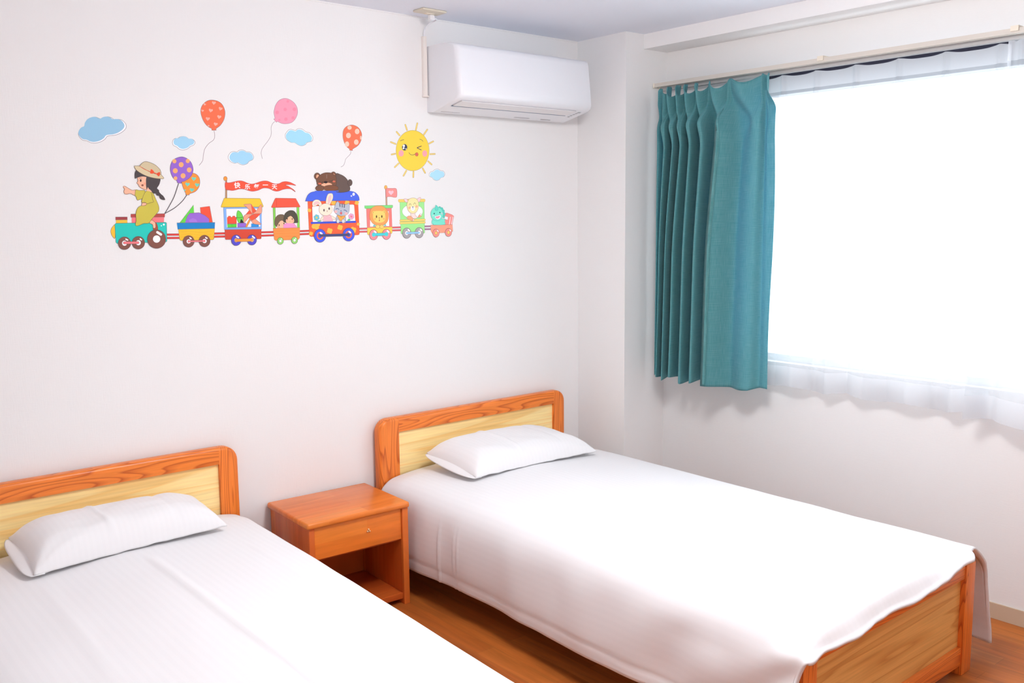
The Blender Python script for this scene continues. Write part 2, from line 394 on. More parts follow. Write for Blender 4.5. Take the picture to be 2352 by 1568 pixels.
# ------------------------------------------------------------------ air conditioner
AX0, AX1 = .245, 1.012
ac = thing('air_conditioner', 'white wall-mounted air conditioner high on the wall by the corner', 'air conditioner', ((AX0+AX1)/2, 0, 1.98))
prof = [(0, 1.985), (0, 2.257), (-.10, 2.257), (-.17, 2.253), (-.20, 2.246), (-.213, 2.236), (-.219, 2.22), (-.236, 2.06), (-.237, 2.04), (-.231, 2.026), (-.215, 2.016), (-.06, 1.984), (-.04, 1.980)]
def casing():
    bm = bmesh.new(); st = []
    rl, rr = .024, .012
    for k in range(8): t = (1-math.cos(k*PI/14)); st.append((AX0+rl*t, rl*(1-math.sqrt(max(0, 1-(1-t)**2)))))
    for k in range(7, -1, -1): t = (1-math.cos(k*PI/14)); st.append((AX1-rr*t, rr*(1-math.sqrt(max(0, 1-(1-t)**2)))))
    R = []
    for x, ins in st: R.append([bm.verts.new((x, y+ins*min(1, -y/.22)**3, z)) for y, z in prof])
    n = len(prof)
    for A, B in zip(R, R[1:]):
        for q in range(n): bm.faces.new((A[q], B[q], B[(q+1) % n], A[(q+1) % n]))
    bm.faces.new(R[0]); bm.faces.new(R[-1][::-1]); return bm
soft(obj('casing', casing(), M['ac'], ac), 40)
def under(y): return lerp(2.016, 1.984, (-.215-y)/(-.215+.06)) if y < -.06 else 1.984   # the sloping underside
def uplate(name, x0, x1, y0, y1, drop, th, mat, par):
    bm = bmesh.new()
    q = [(x, y, under(y)-drop-k) for k in (0, th) for x in (x0, x1) for y in (y0, y1)]
    v = [bm.verts.new(p) for p in q]
    for f in ((0, 1, 3, 2), (4, 6, 7, 5), (0, 4, 5, 1), (2, 3, 7, 6), (0, 2, 6, 4), (1, 5, 7, 3)): bm.faces.new([v[i] for i in f])
    return obj(name, bm, mat, par)
flap = uplate('flap', AX0+.028, AX1-.085, -.212, -.152, .001, .004, M['ac_flap'], ac)
uplate('flap_seam', AX0+.025, AX1-.082, -.2145, -.149, .0005, .002, M['seam'], flap)
uplate('vent_slot', AX0+.025, AX1-.082, -.151, -.138, .001, .0012, M['ac_dark'], ac)
for i in range(5):
    x0 = AX1-.052; uplate('indicator', x0, x0+(.010 if i else .016), -.20+i*.017, -.20+i*.017+(.009 if i else .012), .0005, .0008, M['ac_mark'], ac)
uplate('print_mark', AX0+.03, AX0+.13, -.062, -.056, .0005, .0008, M['seam'], ac)
uplate('print_mark', AX0+.44, AX0+.53, -.066, -.056, .0005, .0008, M['seam'], ac)
uplate('print_mark', AX0+.60, AX0+.66, -.066, -.060, .0005, .0008, M['ac_mark'], ac)

# cable from the unit up the wall to an outlet on the ceiling
cover = thing('cable_cover', 'narrow cream cable cover running down the wall left of the air conditioner', 'cable cover', (.232, 0, 2.05))
bm = bmesh.new(); prism(bm, [(.221, .001), (.221, -.012), (.224, -.016), (.238, -.016), (.241, -.012), (.241, .001)], 2, 2.052, 2.297); soft(obj('channel', bm, M['duct'], cover), 40)
bm = bmesh.new(); prism(bm, [(.219, 0), (.219, -.014), (.223, -.018), (.244, -.018), (.244, 0)], 2, 2.046, 2.052); soft(obj('end_cap', bm, M['duct'], cover), 40)
plate = thing('ceiling_outlet', 'beige rectangular outlet plate on the ceiling above the air conditioner', 'outlet', (.19, -.115, HC))
bm = bmesh.new(); box(bm, (.122, -.160, HC-.009), (.243, -.086, HC), .004); soft(obj('cover_plate', bm, M['plate'], plate), 40)
bxo('socket', (.170, -.118, HC-.012), (.212, -.096, HC-.006), M['cream'], plate, .002)
cord = thing('power_cord', 'thin white power cord curving from the ceiling plug into the cable cover', 'cord', (.232, -.05, 2.30))
pp = spline([(.232, -.007, 2.295), (.232, -.008, 2.315), (.239, -.012, 2.335), (.252, -.030, 2.352), (.258, -.055, 2.358), (.243, -.082, 2.357), (.215, -.10, 2.354)], 6)
bm = bmesh.new(); tube(bm, pp, .0032); obj('cable', bm, M['ac'], cord, True)
bm = bmesh.new(); box(bm, (.188, -.117, HC-.034), (.212, -.097, HC-.0125), .004); box(bm, (.196, -.104, HC-.030), (.222, -.092, HC-.018), .003); soft(obj('plug', bm, M['ac'], cord), 40)

# ceiling lamp, above and behind the picture's top edge
lp = thing('ceiling_lamp', 'round white domed ceiling lamp over the gap between the beds', 'lamp', (-.40, -1.95, HC))
def lathe(bm, prof, c, seg=40):
    R = [[bm.verts.new((c[0]+r*math.cos(2*PI*k/seg), c[1]+r*math.sin(2*PI*k/seg), c[2]+z)) for k in range(seg)] for r, z in prof]
    for A, B in zip(R, R[1:]):
        for k in range(seg): bm.faces.new((A[k], A[(k+1) % seg], B[(k+1) % seg], B[k]))
    bm.faces.new(R[-1]); bm.faces.new(R[0][::-1])
bm = bmesh.new(); lathe(bm, [(.27, 0), (.275, -.03), (.26, -.035)], (-.40, -1.95, HC)); soft(obj('housing', bm, M['lampw'], lp))
bm = bmesh.new(); lathe(bm, [(.258, -.035), (.262, -.07), (.255, -.11), (.23, -.15), (.17, -.185), (.09, -.203), (.01, -.207)], (-.40, -1.95, HC))
LAMP = 55.0
soft(obj('diffuser', bm, lamp_mat('lamp_glow', (1.0, .985, .995, 1), LAMP), lp))

# ------------------------------------------------------------------ beds
def rrect_top(x0, x1, z0, z1, r, n=8):
    """outline, counter-clockwise in (x, z), only the top corners rounded"""
    p = [(x0, z0), (x1, z0)]
    p += [(x1-r+r*math.cos(a), z1-r+r*math.sin(a)) for a in [k*PI/2/n for k in range(n+1)]]
    p += [(x0+r+r*math.cos(a), z1-r+r*math.sin(a)) for a in [PI/2+k*PI/2/n for k in range(n+1)]]
    return p
def make_bed(label, loc):
    b = thing('bed', label, 'bed', (.455, -1.05, 0), 'single beds')
    x0, x1, yf, yb = -.082, .994, -.065, -.014
    hb = thing  # headboard pieces are parts of the bed
    zi, zt, r = .622, .684, .055
    # left stile with rounded shoulder
    def stile(xa, xb, left):
        n = 8
        if left: o = [(xb, 0), (xb, zt), (xa+r, zt)]+[(xa+r+r*math.cos(a), zt-r+r*math.sin(a)) for a in [PI/2+k*PI/2/n for k in range(1, n+1)]]+[(xa, 0)]
        else: o = [(xa, 0), (xa, zt), (xb-r, zt)]+[(xb-r+r*math.cos(a), zt-r+r*math.sin(a)) for a in [PI/2-k*PI/2/n for k in range(1, n+1)]]+[(xb, 0)]
        bm = bmesh.new(); prism(bm, o, 1, yf, yb); bmesh.ops.recalc_face_normals(bm, faces=bm.faces)
        def outer(e):
            m = (e.verts[0].co+e.verts[1].co)/2
            inner = xb if left else xa
            return abs(m.x-inner) > .002 and m.z > .01 and abs(e.verts[0].co.y-e.verts[1].co.y) < 1e-6 and not (abs(e.verts[0].co.x-inner) < .001 and abs(e.verts[1].co.x-inner) < .001)
        es = [e for e in bm.edges if outer(e)]
        bmesh.ops.bevel(bm, geom=es, offset=.012, segments=3, profile=.5, affect='EDGES')
        soft(obj('headboard_post', bm, M['pine_z'], b), 40)
    stile(x0, .0145, True); stile(.919, x1, False)
    bm = bmesh.new(); box(bm, (.0145, yf, zi), (.919, yb, zt))
    es = [e for e in bm.edges if abs(e.verts[0].co.z-zt) < 1e-5 and abs(e.verts[1].co.z-zt) < 1e-5 and abs(e.verts[0].co.x-e.verts[1].co.x) > .1]
    bmesh.ops.bevel(bm, geom=es, offset=.012, segments=3, profile=.5, affect='EDGES'); soft(obj('headboard_rail', bm, M['pine_x'], b), 40)
    bxo('headboard_panel', (.0145, yf+.012, .20), (.919, yb-.012, zi), M['panel'], b)
    # foot end
    fx0, fx1, gf, gb = -.062, .952, -2.090, -2.050
    for xa, xb in ((fx0, fx0+.068), (fx1-.068, fx1)): bxo('footboard_post', (xa, gf-.004, 0), (xb, gb, .383), M['pine_z'], b, .004)
    bxo('footboard_rail', (fx0+.068, gf, .336), (fx1-.068, gb, .383), M['pine_x'], b, .004)
    bxo('footboard_rail', (fx0+.068, gf, .035), (fx1-.068, gb, .099), M['pine_x'], b, .004)
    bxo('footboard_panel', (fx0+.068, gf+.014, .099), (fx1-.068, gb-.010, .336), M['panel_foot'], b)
    for xa in (-.045, .915): bxo('side_rail', (xa, gb, .17), (xa+.025, yf, .30), M['pine_y'], b, .003)
    bxo('slat_base', (-.02, gb+.005, .25), (.915, yf-.005, .27), M['panel'], b)
    return b
bed1 = make_bed('single wooden bed by the window wall, its headboard and footboard both showing', None)
bed2 = copy_tree(bed1); bed2.location = bed1.location+Vector((-1.703, .003, 0))
bed2['label'] = 'single wooden bed in the lower left corner, headboard cut by left photo edge'

# ------------------------------------------------------------------ bed covers
def cover_sheet(name, xl, xr, xl2, xr2, hem, label, sd, crease, foot_right, foot_tuck):
    """white quilt: side drops, softly rounded edges, top; s runs across, b runs from head to foot"""
    y0, y1 = -.075, -2.128
    def sect(b):
        L, R = lerp(xl, xl2, b), lerp(xr, xr2, b)
        hm = hem
        P = [(L-.030, hm), (L-.034, hm+.09), (L-.026, hm+.20), (L-.012, .375), (L+.012, .412), (L+.055, .436), (L+.16, .450), (L+.32, .460), ((L+R)/2, .466),
             (R-.32, .460), (R-.16, .450), (R-.055, .436), (R-.012, .412), (R+.012, .375), (R+.024, hm+.20), (R+.032, hm+.09), (R+.030, hm)]
        return P
    N = 150
    cache = {}
    def fn(a, b):
        key = round(b, 5)
        if key not in cache:
            pts = spline([(p[0], p[1], 0) for p in sect(b)], 24)
            ln = [0.0]
            for p, q in zip(pts, pts[1:]): ln.append(ln[-1]+(q-p).length)
            cache.clear(); cache[key] = (pts, ln)
        pts, ln = cache[key]
        tgt = a*ln[-1]; lo, hi = 0, len(ln)-1
        while hi-lo > 1:
            m = (lo+hi)//2
            if ln[m] <= tgt: lo = m
            else: hi = m
        t = (tgt-ln[lo])/max(1e-9, ln[hi]-ln[lo]); p = pts[lo].lerp(pts[hi], t); x, z = p.x, p.y
        y = lerp(y0, y1, b)
        top = sst(.36, .43, z); L, R = lerp(xl, xl2, b), lerp(xr, xr2, b)
        side = 1-sst(.30, .42, z)
        left = x < (L+R)/2
        # soft undulation of the quilting and wrinkles
        wob = .006*nz(x*2.6, y*2.2, sd)+.003*nz(x*7, y*5, sd+4)
        z += wob*top
        sg = -1 if left else 1
        x += sg*side*(.012*nz(y*3.1, z*2.5, sd+9)+.007*nz(y*8, z*3, sd+2)+.012*(1-sst(.10, .30, z))*nz(y*2.3, 4, sd))
        z += side*.010*nz(y*2.7, 8.1, sd)
        for (ya, xa, yb_, xb, h, wd) in crease:      # pressed fold lines along the cloth
            if min(ya, yb_) <= y <= max(ya, yb_):
                xc = lerp(xa, xb, (y-ya)/(yb_-ya)); e = sst(0, .12, abs(y-ya))*sst(0, .25, abs(y-yb_))
                z += e*h*math.exp(-((x-xc)/wd)**2)*top
        # head end: dips a little towards the headboard
        z -= .012*(1-sst(0, .05, b))*top
        # foot end: over the rail of the footboard
        drop = sst(-1.98, -2.045, y)
        fl = sst(-2.088, -2.126, y)
        z -= top*(.030*drop+(.036+.016*math.sin(PI*max(0, min(1, (x-L)/(R-L)))))*fl*(1+.35*nz(x*6, 2.2, sd)))
        z += .012*fl*top*(1-sst(L+.02, L+.12, x))*foot_tuck
        y_over = fl*top*(.012*nz(x*9, 5.5, sd)+.006*nz(x*23, 1.5, sd))
        y -= y_over*.8
        if foot_right:
            # right-hand corner hangs past the post in a loose fold
            rr = sst(.85, .96, x)*fl; y += .062*rr; z += .036*sst(.40, .86, x)*fl*top; z += .034*sst(.84, .97, x)*drop*top*(1-.5*fl)
            if not left:
                k = side*sst(-1.80, -2.125, y); x += .140*k*(.75+.25*math.sin(z*16)); z -= .080*k*(1-sst(.1, .3, z)); y -= .012*k
        # pressed vertical creases near the head and a stitched hem line on the hanging sides
        for yc, hh in ((-.515, .004), (-.615, .003), (-.64, .003)):
            x += sg*side*hh*math.exp(-((y-yc)/.006)**2)
        x -= sg*side*.003*math.exp(-((z-hem-.045)/.006)**2)
        # slack folds on the hanging side towards the foot
        slack = side*sst(-1.0, -1.9, y)
        x += sg*slack*(.007*math.sin((y*1.0+z*.9)*17+sd)*math.sin(y*5+1)+.007*nz(y*6, z*9, sd+12))
        if foot_tuck: y += (.034 if left else .046)*side*sst(-2.08, -2.128, y)
        if left and foot_tuck:
            k = side*sst(-1.9, -2.125, y); x -= .012*k*math.sin((y+z)*26)
        return (x, y, z), (tgt, y)
    o = grid(name, 170, 270, fn, M['sheet'], None, None, .010)
    return tag(o, label, 'bed cover', 'white bed covers')
d1 = cover_sheet('quilt', -.078, .985, -.078, .972, .115, 'white striped quilt on the bed by the window, hanging over its footboard', 1.3,
                 [(-.5, .02, -2.0, .02, .006, .03), (-.55, .40, -2.1, .44, .003, .012)], True, True)
d2 = cover_sheet('quilt', -1.770, -.700, -1.76, -.775, .115, 'white quilt on the lower left bed with a long crease below its pillow', 5.7,
                 [(-.40, -1.19, -2.1, -1.17, .007, .012), (-.45, -.88, -1.6, -.90, .003, .010), (-.4, -1.5, -1.3, -1.52, .003, .02)], False, False)

# ------------------------------------------------------------------ pillows
def make_pillow(name, c, h, label, sd, base, lift):
    """c: back-left, back-right, front-right, front-left (x, y, z of the seam)"""
    C = [Vector(p) for p in c]
    def seam(u, v): return C[0].lerp(C[1], u).lerp(C[3].lerp(C[2], u), v)
    def prof(t, e): return max(0.0, 1-abs(2*t-1)**e)
    p = thing(name, label, 'pillow', (sum((q.x for q in C))/4, sum((q.y for q in C))/4, base), 'white pillows')
    def side(sgn):
        def fn(a, b):
            q = seam(a, b)
            k = prof(a, 5.0)**.62*prof(b, 4.0)**.55
            # corners pull out, edge midpoints pull in
            mid = (1-abs(2*a-1)**2)*(abs(2*b-1)**3); q.y += (.012*mid if b > .5 else -.008*mid)
            mid2 = (1-abs(2*b-1)**2)*(abs(2*a-1)**3); q.x += (-.012*mid2 if a > .5 else .012*mid2)
            if sgn > 0:
                hh = h*k*(1+.10*nz(a*2.2, b*2, sd))+.004*nz(a*9, b*7, sd+3)*k
                hh += .006*k*math.exp(-((a-.36-.04*b)/.012)**2)-.004*k*math.exp(-((a-.70-.05*b)/.02)**2)
                z = q.z+hh+.003
            else:
                z = lerp(q.z, base, min(1, k*1.6))-.003*(1-k)
                z = min(z, q.z-.003)
            ca, cb = min(a, 1-a), min(b, 1-b); rc = math.hypot(ca, cb*.7)     # puckers radiating from the corners
            if sgn > 0: z += k*.007*math.sin(7*math.atan2(cb, ca+1e-6)+sd*(1+(a > .5)+2*(b > .5)))*math.exp(-(rc/.20)**2)*sst(.02, .08, rc)
            e = max(abs(2*a-1)**14, abs(2*b-1)**14)
            z += e*.004*nz(a*14, b*14, sd+7)
            return (q.x, q.y, z), (a*.66, b*.4)
        return fn
    bm = bmesh.new(); uvl = bm.loops.layers.uv.new('UVMap'); nu, nv = 90, 60
    T, B, U = [], [], {}
    for sgn, S in ((1, T), (-1, B)):
        f = side(sgn)
        for j in range(nv+1):
            row = []
            for i in range(nu+1):
                P, uv = f(i/nu, j/nv); v = bm.verts.new(P); U[v] = uv; row.append(v)
            S.append(row)
    def face(vs):
        f = bm.faces.new(vs); f.smooth = True
        for lp_ in f.loops: lp_[uvl].uv = U[lp_.vert]
    for j in range(nv):
        for i in range(nu):
            face((T[j][i], T[j][i+1], T[j+1][i+1], T[j+1][i])); face((B[j][i], B[j+1][i], B[j+1][i+1], B[j][i+1]))
    for i in range(nu): face((T[0][i], B[0][i], B[0][i+1], T[0][i+1])); face((T[nv][i], T[nv][i+1], B[nv][i+1], B[nv][i]))
    for j in range(nv): face((T[j][0], T[j+1][0], B[j+1][0], B[j][0])); face((T[j][nu], B[j][nu], B[j+1][nu], T[j+1][nu]))
    bmesh.ops.recalc_face_normals(bm, faces=bm.faces)
    obj('cushion', bm, M['slip'], p, True)
    # open mouth of the pillowcase: a double lip along the left end
    def lip(a, b):
        q = seam(0, b); o = .016*(1-abs(2*b-1)**6); dz = .009*math.sin(b*PI)
        ph = (a-.5)*2
        z = q.z-.004-dz*(1-abs(ph))*1.0-.010*ph*math.sin(b*PI)
        return (q.x+.030-(.040+o)*(1-abs(ph)**1.5)*.95, q.y, z), (b, a)
    grid('case_opening', 12, 40, lip, M['slip'], p, None, .002)
    return p
make_pillow('pillow', [(.115, -.125, .522), (.800, -.095, .482), (.802, -.475, .480), (.128, -.455, .481)], .088, 'white pillow against the headboard of the bed by the window', 2.0, .477, .05)
make_pillow('pillow', [(-1.515, -.115, .520), (-.885, -.085, .496), (-.885, -.350, .480), (-1.510, -.405, .481)], .088, 'white pillow on the lower left bed, two creases across its case', 8.0, .477, .05)

# ------------------------------------------------------------------ nightstand
NO = Vector((-.591, -.369, 0)); NA = -.034; NW, ND, NH = .4416, .3596, .4206
def nsx(x, y, z): return Vector((NO.x+x*math.cos(NA)-y*math.sin(NA), NO.y+x*math.sin(NA)+y*math.cos(NA), z))
ns = thing('nightstand', 'orange wooden nightstand with one drawer over an open shelf, between the beds', 'nightstand', nsx(NW/2, ND/2, 0))
def npart(name, a, b, mat, bev=0.0, seg=3, parent=None, only=None):
    bm = bmesh.new(); box(bm, a, b)
    if bev:
        es = [e for e in bm.edges if only is None or only(e)]
        bmesh.ops.bevel(bm, geom=es, offset=bev, segments=seg, profile=.5, affect='EDGES')
    for v in bm.verts: v.co = nsx(*v.co)
    return soft(obj(name, bm, mat, parent or ns), 40)
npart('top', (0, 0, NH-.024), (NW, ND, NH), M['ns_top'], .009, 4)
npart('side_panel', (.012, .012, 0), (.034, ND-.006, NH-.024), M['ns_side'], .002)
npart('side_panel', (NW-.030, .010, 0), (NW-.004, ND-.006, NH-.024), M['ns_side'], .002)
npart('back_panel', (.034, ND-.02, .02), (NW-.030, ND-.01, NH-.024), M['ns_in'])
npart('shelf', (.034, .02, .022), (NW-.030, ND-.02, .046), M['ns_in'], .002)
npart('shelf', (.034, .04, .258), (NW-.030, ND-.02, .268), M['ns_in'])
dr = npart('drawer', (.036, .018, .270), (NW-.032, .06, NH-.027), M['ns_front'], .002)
bm = bmesh.new(); kc = (.262, .017, .337)
for k in range(3):
    a0 = k*2*PI/3+PI/2; cx_, cz_ = kc[0]+.005*math.cos(a0), kc[2]+.005*math.sin(a0)
    tube(bm, [nsx(cx_, kc[1]+.002, cz_), nsx(cx_, kc[1]-.004, cz_)], .0034, 10)
obj('knob', bm, M['knob'], dr, True)
# ------------------------------------------------------------------ wall stickers
# thin printed vinyl lying on the back wall: every print colour is a flat shape a few hundredths of a millimetre above the one below it
Z1 = lambda u, v: (160+u/3.92, 200+v/3.92)
Z2 = lambda u, v: (490+u/6.72, 380+v/6.72)
Z3 = lambda u, v: (690+u/4.9, 260+v/4.9)
ZA = lambda u, v: (510+u/8.252, 210+v/8.252)
ZB = lambda u, v: (240+u/7.125, 360+v/7.125)
ZC = lambda u, v: (830+u/10.226, 410+v/10.226)
ZD = lambda u, v: (500+u/11.76, 390+v/11.76)
def wp(T, u, v):
    p = at(*T(u, v), 1, 0.0); return Vector((p.x, p.z))
INK = (120, 105, 110)
class Art:
    """collects flat shapes on the wall, then links them as one mesh"""
    def __init__(s, T, base=0): s.T = T; s.bm = bmesh.new(); s.mats = []; s.k = base
    def mi(s, c):
        m = vinyl(c)
        if m not in s.mats: s.mats.append(m)
        return s.mats.index(m)
    def poly(s, P, c):
        y = -.0004-.00002*s.k; s.k += 1
        try: f = s.bm.faces.new([s.bm.verts.new((p.x, y, p.y)) for p in P])
        except ValueError: return
        f.material_index = s.mi(c)
        f.normal_update()
        if f.normal.y > 0: f.normal_flip()
    def ribbon(s, P, c, w, closed):
        y = -.0004-.00002*s.k; s.k += 1; n = len(P); L, R = [], []
        for i, p in enumerate(P):
            a = P[i-1] if (i or closed) else p; b = P[(i+1) % n] if (i < n-1 or closed) else p
            d = b-a; d = d.normalized() if d.length > 1e-9 else Vector((1, 0)); q = Vector((-d.y, d.x))*w*.5
            L.append(s.bm.verts.new((p.x+q.x, y, p.y+q.y))); R.append(s.bm.verts.new((p.x-q.x, y, p.y-q.y)))
        m = s.mi(c)
        for i in range(n if closed else n-1):
            j = (i+1) % n; f = s.bm.faces.new((L[i], L[j], R[j], R[i])); f.material_index = m; f.normal_update()
            if f.normal.y > 0: f.normal_flip()
    def path(s, pts, smooth, closed):
        P = [wp(s.T, *p) for p in pts]
        if smooth and len(P) > 2: P = [Vector((q.x, q.y)) for q in spline([(p.x, p.y, 0) for p in P], 5, closed)]
        return P
    def fill(s, pts, c, ink=INK, lw=.0013, smooth=True):
        P = s.path(pts, smooth, True); s.poly(P, c)
        if ink: s.ribbon(P, ink, lw, True)
    def hard(s, pts, c, ink=INK, lw=.0013): s.fill(pts, c, ink, lw, False)
    def line(s, pts, c=INK, lw=.0016, smooth=True): s.ribbon(s.path(pts, smooth, False), c, lw, False)
    def oval(s, u, v, ru, rv, c, ink=None, lw=.0012, n=26): s.fill([(u+ru*math.cos(2*PI*k/n), v+rv*math.sin(2*PI*k/n)) for k in range(n)], c, ink, lw, False)
    def pill(s, a, b, w, c, ink=None, lw=.0012):
        d = math.atan2(b[1]-a[1], b[0]-a[0]); r = w/2; p = []
        for k in range(9): t = d+PI/2+PI*k/8; p.append((a[0]+r*math.cos(t), a[1]+r*math.sin(t)))
        for k in range(9): t = d-PI/2+PI*k/8; p.append((b[0]+r*math.cos(t), b[1]+r*math.sin(t)))
        s.fill(p, c, ink, lw, False)
    def heart(s, u, v, r, c, rot=0.0):
        p = []
        for k in range(24):
            t = 2*PI*k/24; x = 16*math.sin(t)**3/16*r; y = -(13*math.cos(t)-5*math.cos(2*t)-2*math.cos(3*t)-math.cos(4*t))/16*r
            p.append((u+x*math.cos(rot)-y*math.sin(rot), v+x*math.sin(rot)+y*math.cos(rot)))
        s.fill(p, c, None, 0, False)
    def done(s, name, parent=None, label=None):
        me = bpy.data.meshes.new(name); s.bm.to_mesh(me); s.bm.free()
        o = put(name, me, s.mats, parent)
        if label: o['label'] = label
        return o
WHITE = (255, 254, 255)
def sticker(name, label, cat, group, T, u, v):
    p = wp(T, u, v); return thing(name, label, cat, (p.x, 0, p.y), group)
# clouds
def cloud(T, pts, label, shift, c, k=.945):
    cx = sum(p[0] for p in pts)/len(pts); cy = sum(p[1] for p in pts)/len(pts)
    a = Art(T); a.fill(pts, WHITE, (165, 160, 168), .0016)
    a.fill([(cx+(p[0]-cx)*k+shift[0], cy+(p[1]-cy)*k+shift[1]) for p in pts], c, None)
    return tag(a.done('cloud_sticker'), label, 'wall sticker', 'cloud wall stickers')
cloud(Z1, [(78, 425), (85, 395), (105, 370), (132, 356), (138, 328), (160, 295), (195, 275), (235, 270), (280, 286), (310, 272), (345, 267), (380, 278), (400, 291), (440, 290), (475, 300), (500, 325), (510, 355), (495, 385), (455, 415), (405, 433), (342, 441), (318, 468), (280, 492), (230, 504), (190, 500), (155, 484), (120, 478), (92, 455)],
      'largest blue cloud wall sticker, at the far left of the group', (-8, -6), (155, 203, 232), .96)
cloud(Z1, [(925, 500), (932, 475), (950, 462), (972, 462), (990, 450), (1020, 444), (1050, 450), (1072, 466), (1100, 468), (1122, 482), (1128, 502), (1115, 522), (1087, 534), (1062, 555), (1020, 567), (985, 558), (962, 538), (935, 525)],
      'small blue cloud wall sticker just above the purple balloon', (2, -5), (165, 217, 245), .92)
cloud(ZA, [(115, 1245), (130, 1195), (170, 1150), (220, 1138), (287, 1145), (315, 1120), (370, 1107), (420, 1118), (460, 1143), (520, 1148), (565, 1175), (597, 1235), (580, 1290), (510, 1326), (480, 1365), (410, 1390), (350, 1382), (290, 1350), (235, 1360), (170, 1335), (130, 1295)],
      'blue cloud wall sticker above the long red banner', (8, 4), (165, 218, 246), .93)
cloud(ZA, [(1195, 830), (1210, 790), (1260, 730), (1310, 718), (1390, 740), (1420, 715), (1470, 705), (1530, 720), (1585, 763), (1650, 780), (1700, 825), (1722, 880), (1700, 940), (1615, 966), (1580, 1005), (1510, 1030), (1440, 1010), (1375, 968), (1310, 965), (1240, 925), (1205, 880)],
      'blue cloud wall sticker just below the pink balloon', (-2, 8), (165, 223, 248), .94)
cloud(Z3, [(1448, 690), (1462, 662), (1492, 652), (1510, 635), (1545, 627), (1578, 645), (1610, 652), (1625, 685), (1610, 715), (1580, 725), (1562, 748), (1530, 756), (1498, 745), (1480, 722), (1455, 712)],
      'blue cloud wall sticker at the lower right of the smiling sun', (2, 3), (178, 230, 250), .93)
# loose balloons
def balloon_art(a, T, body, c, deco): a.fill(body, c, (150, 95, 95)); deco(a)
t = sticker('balloon_sticker', 'orange balloon wall sticker with pale hearts and a wavy string', 'wall sticker', 'balloon wall stickers', Z1, 1290, 380)
a = Art(Z1); a.fill([(1182, 240), (1183, 190), (1205, 150), (1245, 122), (1290, 117), (1340, 130), (1375, 160), (1395, 205), (1398, 250), (1385, 300), (1355, 345), (1318, 374), (1318, 387), (1280, 387), (1278, 374), (1240, 350), (1205, 305)], (252, 116, 78))
for u, v, r, q in ((1270, 210, 19, .2), (1358, 194, 18, .3), (1298, 142, 18, .1), (1243, 285, 19, .1), (1346, 268, 19, .2), (1314, 333, 18, .2), (1196, 212, 12, .2), (1215, 155, 12, .6), (1250, 348, 9, .2)): a.heart(u, v, r, (255, 178, 160), q)
a.done('balloon', t)
a = Art(Z1); a.line([(1300, 394), (1305, 440), (1295, 475), (1250, 510), (1215, 560), (1203, 620), (1195, 665), (1165, 705)], (165, 150, 155), .0018); a.done('string', t)
t = sticker('balloon_sticker', 'pink balloon wall sticker with faint dots, tilted to the right', 'wall sticker', 'balloon wall stickers', ZA, 1200, 600)
a = Art(ZA); a.fill([(985, 420), (985, 370), (1010, 270), (1060, 190), (1120, 148), (1195, 132), (1270, 150), (1350, 200), (1410, 280), (1432, 370), (1420, 450), (1380, 530), (1310, 590), (1200, 612), (1120, 600), (1050, 568), (1030, 582), (1002, 552), (980, 520), (1001, 513)], (255, 163, 186), (165, 125, 145))
for u, v, r in ((1195, 340, 32), (1370, 338, 34), (1045, 398, 34), (1210, 525, 32), (1245, 188, 25), (1345, 500, 30), (1085, 540, 20)): a.oval(u, v, r, r, (255, 147, 170))
a.done('balloon', t)
a = Art(ZA); a.line([(998, 568), (950, 620), (930, 700), (935, 780), (915, 860), (860, 950), (790, 1040), (750, 1110), (742, 1190), (766, 1275)], (172, 160, 165), .0018); a.done('string', t)
t = sticker('balloon_sticker', 'orange balloon wall sticker with pale round dots, left of the sun', 'wall sticker', 'balloon wall stickers', Z3, 570, 410)
a = Art(Z3); a.fill([(477, 245), (485, 190), (515, 152), (565, 133), (610, 138), (655, 165), (685, 215), (690, 260), (678, 315), (645, 365), (586, 404), (588, 418), (552, 415), (552, 402), (515, 370), (487, 310)], (255, 122, 88))
for u, v, ru, rv in ((552, 162, 24, 23), (638, 205, 26, 31), (540, 250, 27, 31), (628, 325, 26, 30), (524, 347, 24, 30), (680, 275, 10, 22)): a.oval(u, v, ru, rv, (252, 208, 186))
a.done('balloon', t)
a = Art(Z3); a.line([(568, 424), (560, 460), (510, 515), (497, 560), (480, 590), (455, 604)], (172, 160, 165), .0018); a.done('string', t)
# sun
t = sticker('sun_sticker', 'yellow winking sun wall sticker with short rays below the air conditioner', 'wall sticker', None, Z3, 1262, 640)
OL = (175, 160, 125)
for p, q in (((1180, 130), (1199, 188)), ((1315, 114), (1299, 186)), ((1427, 184), (1387, 243)), ((1494, 317), (1448, 341)), ((1512, 458), (1462, 460)), ((1476, 576), (1438, 541)), ((1403, 670), (1376, 620)), ((1270, 718), (1272, 658)), ((1160, 703), (1192, 647)), ((1062, 606), (1103, 566)), ((1026, 464), (1065, 456)), ((1017, 324), (1070, 346)), ((1082, 209), (1115, 248))): a = Art(Z3); a.pill(p, q, 15, (252, 218, 118), OL); a.done('ray', t)
a = Art(Z3, 4); a.oval(1262, 420, 187, 228, (255, 218, 78), OL, .0014, 48); a.done('disc', t)
a = Art(Z3, 12); D = (62, 66, 92)
a.oval(1172, 383, 30, 36, D); a.oval(1163, 367, 13, 14, WHITE); a.oval(1160, 393, 11, 11, WHITE); a.oval(1187, 401, 6, 7, WHITE)
a.line([(1362, 369), (1310, 389)], D, .0028); a.line([(1310, 389), (1362, 414)], D, .0028)
a.line([(1123, 313), (1145, 301), (1165, 298)], D, .0017); a.line([(1340, 292), (1362, 299), (1382, 318)], D, .0017)
a.oval(1133, 451, 29, 36, (255, 172, 180)); a.oval(1398, 453, 27, 36, (255, 172, 180))
